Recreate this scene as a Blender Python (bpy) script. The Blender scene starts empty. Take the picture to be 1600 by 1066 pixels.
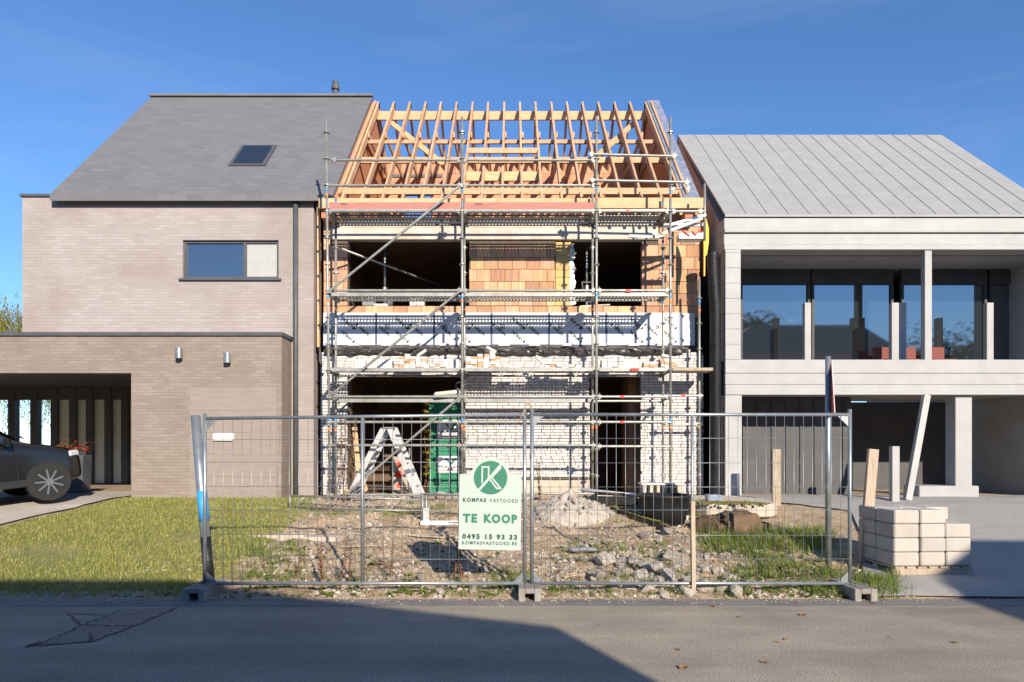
import bpy, bmesh, math, random
from mathutils import Vector, Matrix, noise
R = math.radians
rnd = random.Random(7)
SC = bpy.context.scene
COL = SC.collection

# ------------------------------------------------------------------ camera, sky, sun, exposure
CAM_H = 1.65
F = 1067.0                      # focal length in photograph pixels (24 mm on 36 mm)
cd = bpy.data.cameras.new('camera'); cam = bpy.data.objects.new('camera', cd); COL.objects.link(cam)
cd.lens = 24.0; cd.sensor_width = 36.0; cd.clip_start = 0.05; cd.clip_end = 3000
cam.location = (0, 0, CAM_H); cam.rotation_euler = (R(90), 0, 0)
cd.shift_y = (700 - 533) / 1600.0
SC.camera = cam

SUN_AZ = R(23.0)                # sun stands behind the camera, to the right
SUN_EL = R(24.5)
sun_from = Vector((math.sin(SUN_AZ) * math.cos(SUN_EL), -math.cos(SUN_AZ) * math.cos(SUN_EL), math.sin(SUN_EL)))
sd = bpy.data.lights.new('sun', 'SUN'); sd.energy = 4.9; sd.angle = R(0.5); sd.color = (1.0, 0.895, 0.745)
sun = bpy.data.objects.new('sun', sd); COL.objects.link(sun)
sun.rotation_euler = (-sun_from).to_track_quat('-Z', 'Y').to_euler(); sun.location = sun_from * 60

world = bpy.data.worlds.new('World'); SC.world = world; world.use_nodes = True
wn = world.node_tree; wn.nodes.clear()
wo = wn.nodes.new('ShaderNodeOutputWorld'); wb = wn.nodes.new('ShaderNodeBackground'); ws = wn.nodes.new('ShaderNodeTexSky')
ws.sky_type = 'NISHITA'; ws.sun_disc = False; ws.sun_elevation = SUN_EL; ws.sun_rotation = math.pi - SUN_AZ
ws.altitude = 0; ws.air_density = 1.0; ws.dust_density = 0.0; ws.ozone_density = 8.0
wb.inputs['Strength'].default_value = 0.132
# faint cirrus streaks all over the sky
wt = wn.nodes.new('ShaderNodeTexCoord'); wm = wn.nodes.new('ShaderNodeMapping'); wm.inputs['Rotation'].default_value = (R(8), R(14), R(20)); wm.inputs['Scale'].default_value = (1.2, 2.0, 9.0)
wz = wn.nodes.new('ShaderNodeTexNoise'); wz.inputs['Scale'].default_value = 1.3; wz.inputs['Detail'].default_value = 7; wz.inputs['Roughness'].default_value = .6; wz.inputs['Distortion'].default_value = .4
wr = wn.nodes.new('ShaderNodeMapRange'); wr.inputs[1].default_value = .50; wr.inputs[2].default_value = .80; wr.inputs[4].default_value = .13
wx = wn.nodes.new('ShaderNodeMix'); wx.data_type = 'RGBA'; wx.inputs[7].default_value = (3.6, 4.4, 5.4, 1)
wn.links.new(wt.outputs['Generated'], wm.inputs[0]); wn.links.new(wm.outputs[0], wz.inputs['Vector']); wn.links.new(wz.outputs[0], wr.inputs[0])
wn.links.new(wr.outputs[0], wx.inputs[0]); wn.links.new(ws.outputs[0], wx.inputs[6]); wn.links.new(wx.outputs[2], wb.inputs[0]); wn.links.new(wb.outputs[0], wo.inputs[0])

SC.view_settings.view_transform = 'Standard'; SC.view_settings.look = 'None'
SC.view_settings.exposure = 0.5; SC.view_settings.gamma = 1.0; SC.view_settings.use_curve_mapping = False
SC.render.engine = 'CYCLES'
SC.cycles.use_denoising = True
SC.cycles.max_bounces = 6; SC.cycles.diffuse_bounces = 2; SC.cycles.glossy_bounces = 3
SC.cycles.transmission_bounces = 4; SC.cycles.transparent_max_bounces = 8

# ------------------------------------------------------------------ materials
def pmat(name, c1, c2=None, scale=8.0, rough=0.8, metal=0.0, bump=0.0, bscale=None, c3=None, c3_scale=1.5, c3_amt=0.5,
         vary=0.0, stretch=None, spec=0.4, streak=None, detail=6.0):
    """Principled material: noise between c1 and c2, broad patches of c3, a random shift per object/island, optional bump."""
    m = bpy.data.materials.new(name); m.use_nodes = True
    nt = m.node_tree; b = nt.nodes['Principled BSDF']
    b.inputs['Roughness'].default_value = rough; b.inputs['Metallic'].default_value = metal
    b.inputs['Specular IOR Level'].default_value = spec
    tc = nt.nodes.new('ShaderNodeTexCoord'); src = tc.outputs['Object']
    if stretch:
        mp = nt.nodes.new('ShaderNodeMapping'); mp.inputs['Scale'].default_value = stretch
        nt.links.new(src, mp.inputs[0]); src = mp.outputs[0]
    oi = nt.nodes.new('ShaderNodeObjectInfo'); ge = nt.nodes.new('ShaderNodeNewGeometry')
    ad = nt.nodes.new('ShaderNodeMath'); ad.operation = 'ADD'
    nt.links.new(oi.outputs['Random'], ad.inputs[0]); nt.links.new(ge.outputs['Random Per Island'], ad.inputs[1])
    fr = nt.nodes.new('ShaderNodeMath'); fr.operation = 'FRACT'; nt.links.new(ad.outputs[0], fr.inputs[0])
    def nz(sc, det=detail):
        n = nt.nodes.new('ShaderNodeTexNoise'); n.noise_dimensions = '4D'
        n.inputs['Scale'].default_value = sc; n.inputs['Detail'].default_value = det; n.inputs['Roughness'].default_value = 0.62
        nt.links.new(src, n.inputs['Vector'])
        if vary:
            mu = nt.nodes.new('ShaderNodeMath'); mu.operation = 'MULTIPLY'; mu.inputs[1].default_value = 37.0
            nt.links.new(fr.outputs[0], mu.inputs[0]); nt.links.new(mu.outputs[0], n.inputs['W'])
        return n
    def mix(fac, a, bb):
        x = nt.nodes.new('ShaderNodeMix'); x.data_type = 'RGBA'
        if isinstance(fac, float): x.inputs[0].default_value = fac
        else: nt.links.new(fac, x.inputs[0])
        for k, v in ((6, a), (7, bb)):
            if isinstance(v, tuple): x.inputs[k].default_value = (*v, 1)
            else: nt.links.new(v, x.inputs[k])
        return x.outputs[2]
    def ramp(sock, lo, hi):
        r = nt.nodes.new('ShaderNodeMapRange'); r.inputs[1].default_value = lo; r.inputs[2].default_value = hi
        nt.links.new(sock, r.inputs[0]); return r.outputs[0]
    col = c1
    if c2 is not None:
        col = mix(ramp(nz(scale).outputs[0], 0.34, 0.66), c1, c2)
    if c3 is not None:
        f = ramp(nz(c3_scale, 4.0).outputs[0], 0.5, 0.68)
        mu = nt.nodes.new('ShaderNodeMath'); mu.operation = 'MULTIPLY'; mu.inputs[1].default_value = c3_amt
        nt.links.new(f, mu.inputs[0]); col = mix(mu.outputs[0], col, c3)
    if vary:
        hs = nt.nodes.new('ShaderNodeHueSaturation')
        if isinstance(col, tuple): hs.inputs['Color'].default_value = (*col, 1)
        else: nt.links.new(col, hs.inputs['Color'])
        r = nt.nodes.new('ShaderNodeMapRange'); r.inputs[3].default_value = 1 - vary; r.inputs[4].default_value = 1 + vary
        nt.links.new(fr.outputs[0], r.inputs[0]); nt.links.new(r.outputs[0], hs.inputs['Value'])
        m2 = nt.nodes.new('ShaderNodeMath'); m2.operation = 'MULTIPLY'; m2.inputs[1].default_value = 7.31
        nt.links.new(fr.outputs[0], m2.inputs[0])
        f2 = nt.nodes.new('ShaderNodeMath'); f2.operation = 'FRACT'; nt.links.new(m2.outputs[0], f2.inputs[0])
        r2 = nt.nodes.new('ShaderNodeMapRange'); r2.inputs[3].default_value = 0.5 - vary * 0.06; r2.inputs[4].default_value = 0.5 + vary * 0.06
        nt.links.new(f2.outputs[0], r2.inputs[0]); nt.links.new(r2.outputs[0], hs.inputs['Hue'])
        col = hs.outputs[0]
    if isinstance(col, tuple): b.inputs['Base Color'].default_value = (*col, 1)
    else: nt.links.new(col, b.inputs['Base Color'])
    if bump:
        bp = nt.nodes.new('ShaderNodeBump'); bp.inputs['Strength'].default_value = bump; bp.inputs['Distance'].default_value = 0.02
        nt.links.new(nz(bscale or scale * 2.5).outputs[0], bp.inputs['Height']); nt.links.new(bp.outputs[0], b.inputs['Normal'])
    return m

def bricks_mat(name, c1, c2, mortar, bw, bh, joint=0.012, rough=0.85, noise_c=None, bump=0.4):
    """courses too far off to tell apart singly"""
    m = pmat(name, c1); nt = m.node_tree; b = nt.nodes['Principled BSDF']; b.inputs['Roughness'].default_value = rough
    tc = nt.nodes.new('ShaderNodeTexCoord'); mp = nt.nodes.new('ShaderNodeMapping'); mp.inputs['Rotation'].default_value = (R(90), 0, 0)
    sx = nt.nodes.new('ShaderNodeSeparateXYZ'); cx = nt.nodes.new('ShaderNodeCombineXYZ'); a = nt.nodes.new('ShaderNodeMath'); a.operation = 'ADD'
    nt.links.new(tc.outputs['Object'], sx.inputs[0]); nt.links.new(sx.outputs[0], a.inputs[0]); nt.links.new(sx.outputs[1], a.inputs[1])
    nt.links.new(a.outputs[0], cx.inputs[0]); nt.links.new(sx.outputs[2], cx.inputs[1])
    br = nt.nodes.new('ShaderNodeTexBrick'); nt.links.new(cx.outputs[0], br.inputs['Vector'])
    br.inputs['Color1'].default_value = (*c1, 1); br.inputs['Color2'].default_value = (*c2, 1); br.inputs['Mortar'].default_value = (*mortar, 1)
    br.inputs['Scale'].default_value = 1.0; br.inputs['Brick Width'].default_value = bw; br.inputs['Row Height'].default_value = bh
    br.inputs['Mortar Size'].default_value = joint * 0.5; br.inputs['Bias'].default_value = 0.0
    col = br.outputs['Color']
    if noise_c:
        n = nt.nodes.new('ShaderNodeTexNoise'); n.inputs['Scale'].default_value = 0.9; n.inputs['Detail'].default_value = 7
        nt.links.new(tc.outputs['Object'], n.inputs['Vector'])
        r = nt.nodes.new('ShaderNodeMapRange'); r.inputs[1].default_value = 0.42; r.inputs[2].default_value = 0.7; r.inputs[4].default_value = 0.6
        nt.links.new(n.outputs[0], r.inputs[0])
        x = nt.nodes.new('ShaderNodeMix'); x.data_type = 'RGBA'; nt.links.new(r.outputs[0], x.inputs[0]); nt.links.new(col, x.inputs[6])
        x.inputs[7].default_value = (*noise_c, 1); col = x.outputs[2]
    nt.links.new(col, b.inputs['Base Color'])
    bp = nt.nodes.new('ShaderNodeBump'); bp.inputs['Strength'].default_value = bump; bp.inputs['Distance'].default_value = 0.01; bp.invert = True
    nt.links.new(br.outputs['Fac'], bp.inputs['Height']); nt.links.new(bp.outputs[0], b.inputs['Normal'])
    return m

def leaf_mat(name, c1, c2, rough=0.55, trans=0.3):
    m = bpy.data.materials.new(name); m.use_nodes = True; nt = m.node_tree; nt.nodes.remove(nt.nodes['Principled BSDF'])
    out = nt.nodes['Material Output']
    ge = nt.nodes.new('ShaderNodeNewGeometry'); x = nt.nodes.new('ShaderNodeMix'); x.data_type = 'RGBA'
    x.inputs[6].default_value = (*c1, 1); x.inputs[7].default_value = (*c2, 1); nt.links.new(ge.outputs['Random Per Island'], x.inputs[0])
    d = nt.nodes.new('ShaderNodeBsdfPrincipled'); d.inputs['Roughness'].default_value = rough; d.inputs['Specular IOR Level'].default_value = 0.25
    t = nt.nodes.new('ShaderNodeBsdfTranslucent'); s = nt.nodes.new('ShaderNodeMixShader'); s.inputs[0].default_value = trans
    nt.links.new(x.outputs[2], d.inputs['Base Color']); nt.links.new(x.outputs[2], t.inputs[0])
    nt.links.new(d.outputs[0], s.inputs[1]); nt.links.new(t.outputs[0], s.inputs[2]); nt.links.new(s.outputs[0], out.inputs[0])
    return m

M = {}
M['white_brick'] = pmat('white_brick', (.60, .565, .54), (.71, .685, .665), 26, .85, bump=.5, bscale=60, c3=(.46, .38, .32), c3_scale=9, c3_amt=.45, vary=.10)
M['mortar'] = pmat('mortar', (.085, .065, .05), (.17, .135, .105), 30, .95, bump=.5)
M['tan_brick'] = pmat('tan_brick', (.56, .30, .16), (.66, .42, .26), 30, .9, bump=.4, vary=.12)
M['block'] = pmat('clay_block', (.52, .25, .12), (.66, .41, .25), 5, .88, bump=.35, bscale=9, c3=(.36, .27, .21), c3_scale=2.4, c3_amt=.8, vary=.28, stretch=(9, 9, .5))
M['attic_block'] = pmat('attic_block', (.58, .27, .16), (.66, .34, .21), 5, .88, bump=.25, vary=.08, stretch=(6, 6, .8))
M['gable_board'] = pmat('gable_board', (.50, .20, .10), (.60, .27, .14), 4, .85, bump=.2, stretch=(1, 1, 3))
M['concrete'] = pmat('concrete', (.54, .49, .42), (.66, .61, .53), 5, .9, bump=.25, bscale=40, c3=(.46, .36, .25), c3_scale=1.7, c3_amt=.7)
M['cement'] = pmat('cement_plinth', (.46, .39, .31), (.58, .50, .41), 7, .95, bump=.4, bscale=30)
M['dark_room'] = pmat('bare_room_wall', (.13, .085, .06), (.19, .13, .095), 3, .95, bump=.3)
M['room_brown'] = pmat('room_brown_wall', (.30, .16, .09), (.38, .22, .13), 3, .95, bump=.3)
M['pine'] = pmat('pine', (.58, .36, .18), (.70, .48, .28), 3, .7, bump=.15, c3=(.50, .26, .11), c3_scale=5, c3_amt=.45, vary=.10, stretch=(1.2, 7, 7))
M['rafter'] = pmat('rafter_pine', (.52, .29, .16), (.66, .41, .25), 3, .72, bump=.15, c3=(.34, .18, .10), c3_scale=4, c3_amt=.4, vary=.14, stretch=(8, 1.2, 1.2))
M['red_board'] = pmat('red_board', (.40, .15, .12), (.54, .25, .20), 3, .75, bump=.2, c3=(.24, .08, .07), c3_scale=3, c3_amt=.5, vary=.08, stretch=(1, 10, 10))
M['old_wood'] = pmat('old_wood', (.36, .28, .20), (.50, .41, .31), 4, .85, bump=.3, vary=.12, stretch=(8, 8, 1))
M['foil'] = pmat('foil_membrane', (.22, .27, .38), (.34, .39, .50), 6, .35, .3, bump=.6, bscale=7, c3=(.62, .42, .36), c3_scale=6, c3_amt=.6)
M['panel_white'] = pmat('panel_white', (.66, .67, .68), (.72, .73, .74), 2, .35, bump=.05, bscale=3, vary=.02)
M['tape_blue'] = pmat('seam_tape', (.09, .12, .20), (.13, .17, .27), 9, .5)
M['ink'] = pmat('black_ink', (.02, .02, .022), rough=.7)
M['membrane'] = pmat('black_membrane', (.03, .028, .026), (.055, .05, .047), 6, .38, bump=.3, bscale=9, spec=.6)
M['yellow_foam'] = pmat('yellow_foam', (.56, .35, .12), (.66, .47, .21), 12, .85, bump=.5, bscale=30, vary=.10)
M['galv'] = pmat('galvanised', (.27, .27, .245), (.40, .40, .37), 9, .45, .45, bump=.08, c3=(.22, .20, .15), c3_scale=5, c3_amt=.5, vary=.10)
M['galv_deck'] = pmat('galvanised_deck', (.30, .30, .28), (.42, .42, .40), 7, .5, .4, bump=.1, c3=(.24, .22, .18), c3_scale=3, c3_amt=.6)
M['galv_fence'] = pmat('galvanised_fence', (.26, .29, .31), (.38, .41, .43), 8, .4, .6, bump=.05)
M['mark_blue'] = pmat('mark_blue', (.05, .35, .75), rough=.5); M['mark_orange'] = pmat('mark_orange', (.85, .25, .06), rough=.5)
M['mark_red'] = pmat('mark_red', (.75, .05, .03), rough=.5)
M['alu'] = pmat('ladder_aluminium', (.52, .52, .52), (.62, .62, .62), 5, .42, .25, bump=.05, c3=(.5, .47, .42), c3_scale=4, c3_amt=.5)
M['plastic_grey'] = pmat('plastic_grey', (.12, .13, .15), rough=.5)
M['green_sheet'] = pmat('green_sheet', (.03, .20, .11), (.04, .25, .14), 3, .45, bump=.05)
M['sign_pale'] = pmat('sign_pale', (.47, .54, .495), rough=.45)
M['sign_green'] = pmat('sign_green', (.045, .20, .125), rough=.5)
M['sign_dark'] = pmat('sign_dark_green', (.02, .085, .06), rough=.5)
M['white'] = pmat('white_paint', (.82, .82, .80), (.76, .76, .74), 5, .5)
M['red_text'] = pmat('red_print', (.6, .12, .12), rough=.6)
M['yellow'] = pmat('yellow_fabric', (.80, .48, .02), (.86, .56, .05), 5, .55, bump=.2)
M['black_rubber'] = pmat('black_rubber', (.010, .010, .011), (.022, .022, .024), 7, .48, bump=.25, spec=.35)
M['rubble'] = pmat('rubble', (.36, .315, .26), (.58, .53, .46), 7, .95, bump=.9, bscale=22, c3=(.40, .31, .22), c3_scale=3, c3_amt=.6, vary=.16)
M['sand'] = pmat('sand_heap', (.36, .315, .26), (.52, .47, .40), 14, .95, bump=1.0, bscale=30, c3=(.26, .21, .16), c3_scale=6, c3_amt=.6)
M['stump'] = pmat('stump', (.06, .038, .024), (.15, .10, .062), 5, .9, bump=1.0, bscale=14, stretch=(1, 1, 3))
M['stump_cut'] = pmat('stump_cut', (.12, .075, .045), (.20, .13, .08), 6, .85, bump=.4)
M['moss'] = pmat('moss', (.13, .135, .03), (.24, .22, .06), 30, .95, bump=1.0, bscale=60)
M['foot_concrete'] = pmat('foot_concrete', (.24, .22, .195), (.36, .34, .305), 9, .95, bump=.5, c3=(.14, .12, .10), c3_scale=4, c3_amt=.6)
M['clod'] = pmat('clod', (.10, .065, .04), (.22, .15, .095), 12, .95, vary=.2)
M['road'] = pmat('asphalt', (.19, .158, .122), (.60, .515, .41), 66, .92, bump=.8, bscale=150, c3=(.26, .22, .175), c3_scale=.55, c3_amt=.6, spec=.2, detail=9)
def add_bands(m, scale, sx, sy, lo, hi):
    # tyre lanes and old stains: broad streaks along the road that lighten or darken the asphalt itself
    nt = m.node_tree; b = nt.nodes['Principled BSDF']; src = b.inputs['Base Color'].links[0].from_socket
    tc = nt.nodes.new('ShaderNodeTexCoord'); mp = nt.nodes.new('ShaderNodeMapping'); mp.inputs['Scale'].default_value = (sx, sy, 1)
    n = nt.nodes.new('ShaderNodeTexNoise'); n.inputs['Scale'].default_value = scale; n.inputs['Detail'].default_value = 5; n.inputs['Roughness'].default_value = .55
    nt.links.new(tc.outputs['Object'], mp.inputs[0]); nt.links.new(mp.outputs[0], n.inputs['Vector'])
    r = nt.nodes.new('ShaderNodeMapRange'); r.inputs[1].default_value = .3; r.inputs[2].default_value = .7; r.inputs[3].default_value = lo; r.inputs[4].default_value = hi
    nt.links.new(n.outputs[0], r.inputs[0]); h = nt.nodes.new('ShaderNodeHueSaturation'); nt.links.new(src, h.inputs['Color']); nt.links.new(r.outputs[0], h.inputs['Value']); nt.links.new(h.outputs[0], b.inputs['Base Color'])
add_bands(M['road'], 1.0, .12, 1.6, .82, 1.16); add_bands(M['road'], 1.0, 1.4, 2.2, .88, 1.10)
M['gutter'] = pmat('gutter_concrete', (.17, .155, .14), (.25, .23, .21), 30, .9, bump=.3, c3=(.11, .10, .095), c3_scale=2, c3_amt=.6)
M['crack'] = pmat('crack_dirt', (.05, .045, .04), (.09, .08, .07), 20, .8)
M['patch'] = pmat('asphalt_patch', (.16, .135, .105), (.48, .41, .325), 48, .92, bump=.8, bscale=190, spec=.2)
M['leaf_litter'] = pmat('dead_leaf', (.22, .13, .06), (.32, .20, .10), 30, .8, vary=.25)
# ------------------------------------------------------------------ geometry helpers
class MB:
    def __init__(s): s.v = []; s.f = []
    def add(s, vs, fs):
        o = len(s.v); s.v += [tuple(p) for p in vs]; s.f += [tuple(i + o for i in f) for f in fs]; return s
    def box(s, c, d, rot=None, taper=None):
        x, y, z = d[0] / 2, d[1] / 2, d[2] / 2
        P = [Vector((a * x, b * y, e * z)) for e in (-1, 1) for b in (-1, 1) for a in (-1, 1)]
        if taper: P = [Vector((p.x * (taper[0] if p.z > 0 else 1), p.y * (taper[1] if p.z > 0 else 1), p.z)) for p in P]
        if rot is not None: P = [rot @ p for p in P]
        c = Vector(c); P = [p + c for p in P]
        return s.add(P, [(0, 2, 3, 1), (4, 5, 7, 6), (0, 1, 5, 4), (2, 6, 7, 3), (0, 4, 6, 2), (1, 3, 7, 5)])
    def span(s, a, b):     # box from corner to corner
        return s.box([(a[i] + b[i]) / 2 for i in range(3)], [abs(b[i] - a[i]) for i in range(3)])
    def beam(s, p, q, w, h, up=(0, 0, 1)):
        p, q = Vector(p), Vector(q); d = (q - p).normalized(); up = Vector(up)
        if abs(d.dot(up)) > .999: up = Vector((0, 1, 0))
        a = d.cross(up).normalized(); b = a.cross(d).normalized()
        P = [e + a * (i * w / 2) + b * (j * h / 2) for e in (p, q) for i, j in ((-1, -1), (1, -1), (1, 1), (-1, 1))]
        return s.add(P, [(0, 1, 2, 3), (4, 7, 6, 5), (0, 4, 5, 1), (1, 5, 6, 2), (2, 6, 7, 3), (3, 7, 4, 0)])
    def tube(s, p, q, r, n=8, r2=None, cap=True):
        p, q = Vector(p), Vector(q); d = (q - p).normalized()
        a = d.orthogonal().normalized(); b = d.cross(a); r2 = r if r2 is None else r2
        P = [p + (a * math.cos(t) + b * math.sin(t)) * r for t in [2 * math.pi * k / n for k in range(n)]]
        P += [q + (a * math.cos(t) + b * math.sin(t)) * r2 for t in [2 * math.pi * k / n for k in range(n)]]
        fs = [(k, (k + 1) % n, n + (k + 1) % n, n + k) for k in range(n)]
        if cap: fs += [tuple(range(n))[::-1], tuple(range(n, 2 * n))]
        return s.add(P, fs)
    def path(s, pts, r, n=6):
        for a, b in zip(pts, pts[1:]): s.tube(a, b, r, n)
        return s
    def prism(s, poly, y0, y1, plane='xz'):   # polygon in a plane, extruded along the remaining axis
        mk = {'xz': lambda a, b, t: (a, t, b), 'yz': lambda a, b, t: (t, a, b), 'xy': lambda a, b, t: (a, b, t)}[plane]
        n = len(poly); P = [mk(a, b, y0) for a, b in poly] + [mk(a, b, y1) for a, b in poly]
        return s.add(P, [tuple(range(n)), tuple(range(n, 2 * n))[::-1]] + [(k, n + k, n + (k + 1) % n, (k + 1) % n) for k in range(n)])
    def mesh(s, name, mat, smooth=False, bevel=0.0):
        me = bpy.data.meshes.new(name); me.from_pydata(s.v, [], s.f)
        if mat is not None: me.materials.append(mat)
        bm = bmesh.new(); bm.from_mesh(me)
        if len(s.f) < 20000: bmesh.ops.recalc_face_normals(bm, faces=bm.faces)
        if bevel: bmesh.ops.bevel(bm, geom=list(bm.edges), offset=bevel, segments=1, affect='EDGES', clamp_overlap=True)
        bm.to_mesh(me); bm.free()
        if smooth: me.polygons.foreach_set('use_smooth', [True] * len(me.polygons))
        me.update(); return me
    def build(s, name, mat, parent=None, smooth=False, bevel=0.0, **k):
        return put(name, s.mesh(name, mat, smooth, bevel), parent, **k)

def put(name, mesh, parent=None, loc=None, rot=None, scale=None):
    o = bpy.data.objects.new(name, mesh); COL.objects.link(o)
    if parent is not None: o.parent = parent
    if loc is not None: o.location = loc
    if rot is not None: o.rotation_euler = rot
    if scale is not None: o.scale = scale
    return o
def tag(o, label=None, cat=None, group=None, kind=None):
    if label: o['label'] = label
    if cat: o['category'] = cat
    if group: o['group'] = group
    if kind: o['kind'] = kind
    return o
def thing(name, label, cat, group=None, loc=(0, 0, 0), rz=0.0):
    return tag(put(name, None, None, loc, (0, 0, rz)), label, cat, group)
def struct(o): o['kind'] = 'structure'; return o
def stuff(o, label=None, cat=None): return tag(o, label, cat, None, 'stuff')
def at(x, y, d):            # the point at depth d that the photograph shows at pixel x, y
    return Vector(((x - 800) / F * d, d, CAM_H + (700 - y) / F * d))
def smooth01(t): t = max(0, min(1, t)); return t * t * (3 - 2 * t)
def lerp(a, b, t): return a + (b - a) * t
def interp(tab, v):
    if v <= tab[0][0]: return tab[0][1]
    for (a, p), (b, q) in zip(tab, tab[1:]):
        if v <= b: return p + (q - p) * (v - a) / (b - a)
    return tab[-1][1]
_tx = {}
def text_mesh(s, size, bold=0.0, depth=0.0015, space=1.0):
    """letters as a list of (verts, faces), standing in the xz plane, facing the street (-y), centred"""
    k = (s, size, bold, space)
    if k not in _tx:
        cu = bpy.data.curves.new('lettering', 'FONT'); cu.body = s; cu.size = size; cu.offset = bold; cu.extrude = depth; cu.space_character = space
        cu.align_x = 'CENTER'; cu.align_y = 'CENTER'; cu.resolution_u = 3
        o = bpy.data.objects.new('lettering', cu); COL.objects.link(o)
        dg = bpy.context.evaluated_depsgraph_get(); me = bpy.data.meshes.new_from_object(o.evaluated_get(dg))
        vs = [Vector((v.co.x, -v.co.z, v.co.y)) for v in me.vertices]; fs = [tuple(p.vertices) for p in me.polygons]
        bpy.data.objects.remove(o); bpy.data.meshes.remove(me); bpy.data.curves.remove(cu)
        _tx[k] = (vs, fs)
    return _tx[k]
def fbm(x, y, z=0.0, oct=4):
    return noise.fractal(Vector((x, y, z)), 1.0, 2.0, oct)

# ------------------------------------------------------------------ ground, road
GB = [(7.43, -.01), (7.6, .035), (8.2, .09), (9.0, .16), (11.0, .40), (12.4, .60), (13.2, .66), (16, .66)]
def base_z(Y): return interp(GB, Y)
def gz(X, Y):
    z = base_z(Y)
    if 7.4 < Y < 14:
        plot = smooth01((X + 4.2) / .8) * smooth01((4.6 - X) / .8)
        amp = .012 + .055 * plot * smooth01((Y - 7.5) / .5); ro_ = plot * smooth01((Y - 7.55) / .3) * smooth01((13.0 - Y) / .6)
        z += amp * fbm(X * 1.3, Y * 1.7, 3.1) + .4 * amp * fbm(X * 6, Y * 6, 8.0, 3) + ro_ * (.012 * fbm(X * 11, Y * 11, 1.7, 3) - .030 * abs(fbm(X * 2.6, Y * 3.4, 6.6, 3)) - .035 * math.exp(-((X * .25 + Y - 9.6 + .3 * math.sin(X)) / .16) ** 2))
    return z
def axis(a, b, st, far):
    out = [-f for f in far[::-1]]; n = int(round((b - a) / st)); out += [a + (b - a) * k / n for k in range(n + 1)]; return out + list(far)
def grid_mesh(xs, ys, zf):
    mb = MB(); nx = len(xs)
    mb.v = [(x, y, zf(x, y)) for y in ys for x in xs]
    mb.f = [(j * nx + i, j * nx + i + 1, (j + 1) * nx + i + 1, (j + 1) * nx + i) for j in range(len(ys) - 1) for i in range(nx - 1)]
    return mb
M['soil'] = pmat('soil', (.31, .222, .14), (.58, .455, .32), 22, .97, bump=1.0, bscale=60, c3=(.23, .16, .095), c3_scale=2.4, c3_amt=.85, spec=.15, detail=9)
# earthy greens drift through the soil away from the plot
xs = [-12 + .12 * k for k in range(62)] + [-4.6 + .05 * k for k in range(188)] + [4.8 + .12 * k for k in range(77)]; xs = [-900, -250, -80, -40, -24, -17, -14] + xs + [16, 20, 30, 50, 120, 300, 900]
ys = [-900, -200, -60, -20, -8, -3] + [7.38 + k * .05 for k in range(int(6.6 / .05))] + [14.2, 15.5, 17, 20, 26, 40, 90, 250, 900, 1500]
def ground_z(x, y):
    if y < -2.9: return -.02
    return gz(x, y) if y > 7.3 else -.12
g = struct(grid_mesh(xs, ys, lambda x, y: ground_z(x, y)).build('ground', M['soil'], smooth=True))
g['label'] = 'stony tan soil of the building plot'

road = struct(grid_mesh([-900, -60, -12, -6, 0, 6, 12, 60, 900], [-3, 0, 3, 5, 7.10], lambda x, y: 0.0).build('road', M['road']))
road['label'] = 'worn grey asphalt road in front of the plot'
gut = struct(MB().span((-900, 7.10, -.12), (900, 7.43, .004)).build('gutter', M['gutter']))
gut['label'] = 'narrow concrete gutter along the road edge'
# cracked old repair patch in the road, left foreground
def ground_pt(x, y): d = CAM_H * F / (y - 700); return ((x - 800) / F * d, d)
def ribbon(mb, pts, w, z):
    for k in range(len(pts) - 1):
        a, b = Vector((*pts[k], z)), Vector((*pts[k + 1], z)); t = (b - a).normalized(); n = Vector((-t.y, t.x, 0)) * w * rnd.uniform(.6, 1.3) / 2
        mb.add([a - n, b - n, b + n, a + n], [(0, 1, 2, 3)])
def wiggle(pts, amp, n):
    out = []
    for (ax, ay), (bx, by) in zip(pts, pts[1:]):
        for k in range(n): t = k / n; out.append((lerp(ax, bx, t) + rnd.uniform(-amp, amp), lerp(ay, by, t) + rnd.uniform(-amp, amp) * .8))
    out.append(pts[-1]); return out
C = [ground_pt(*p) for p in ((60, 1010), (128, 978), (190, 953), (278, 950), (210, 979), (145, 1003), (105, 960), (118, 972))]
pm = MB(); pm.add([(*C[0], .004), (*C[5], .004), (*C[4], .004), (*C[3], .004), (*C[2], .004), (*C[1], .004)], [(0, 1, 2, 3, 4, 5)])
struct(pm.build('road_patch', M['patch']))['label'] = 'cracked square repair patch in the asphalt'
ck = MB()
for line in ((C[0], C[1], C[2]), (C[1], C[4]), (C[0], C[5], C[4], C[3]), (C[1], C[6]), (C[6], ground_pt(165, 962)), (C[5], ground_pt(140, 990))):
    ribbon(ck, wiggle(list(line), .022, 14), .014, .008)
for sx, sy, ex, ey in ((40, 1012, 66, 1004),): ribbon(ck, wiggle([ground_pt(sx, sy), ground_pt(ex, ey)], .015, 7), .05, .0095)
struct(ck.build('road_crack', M['crack']))['label'] = 'black cracks round the repair patch'
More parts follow.
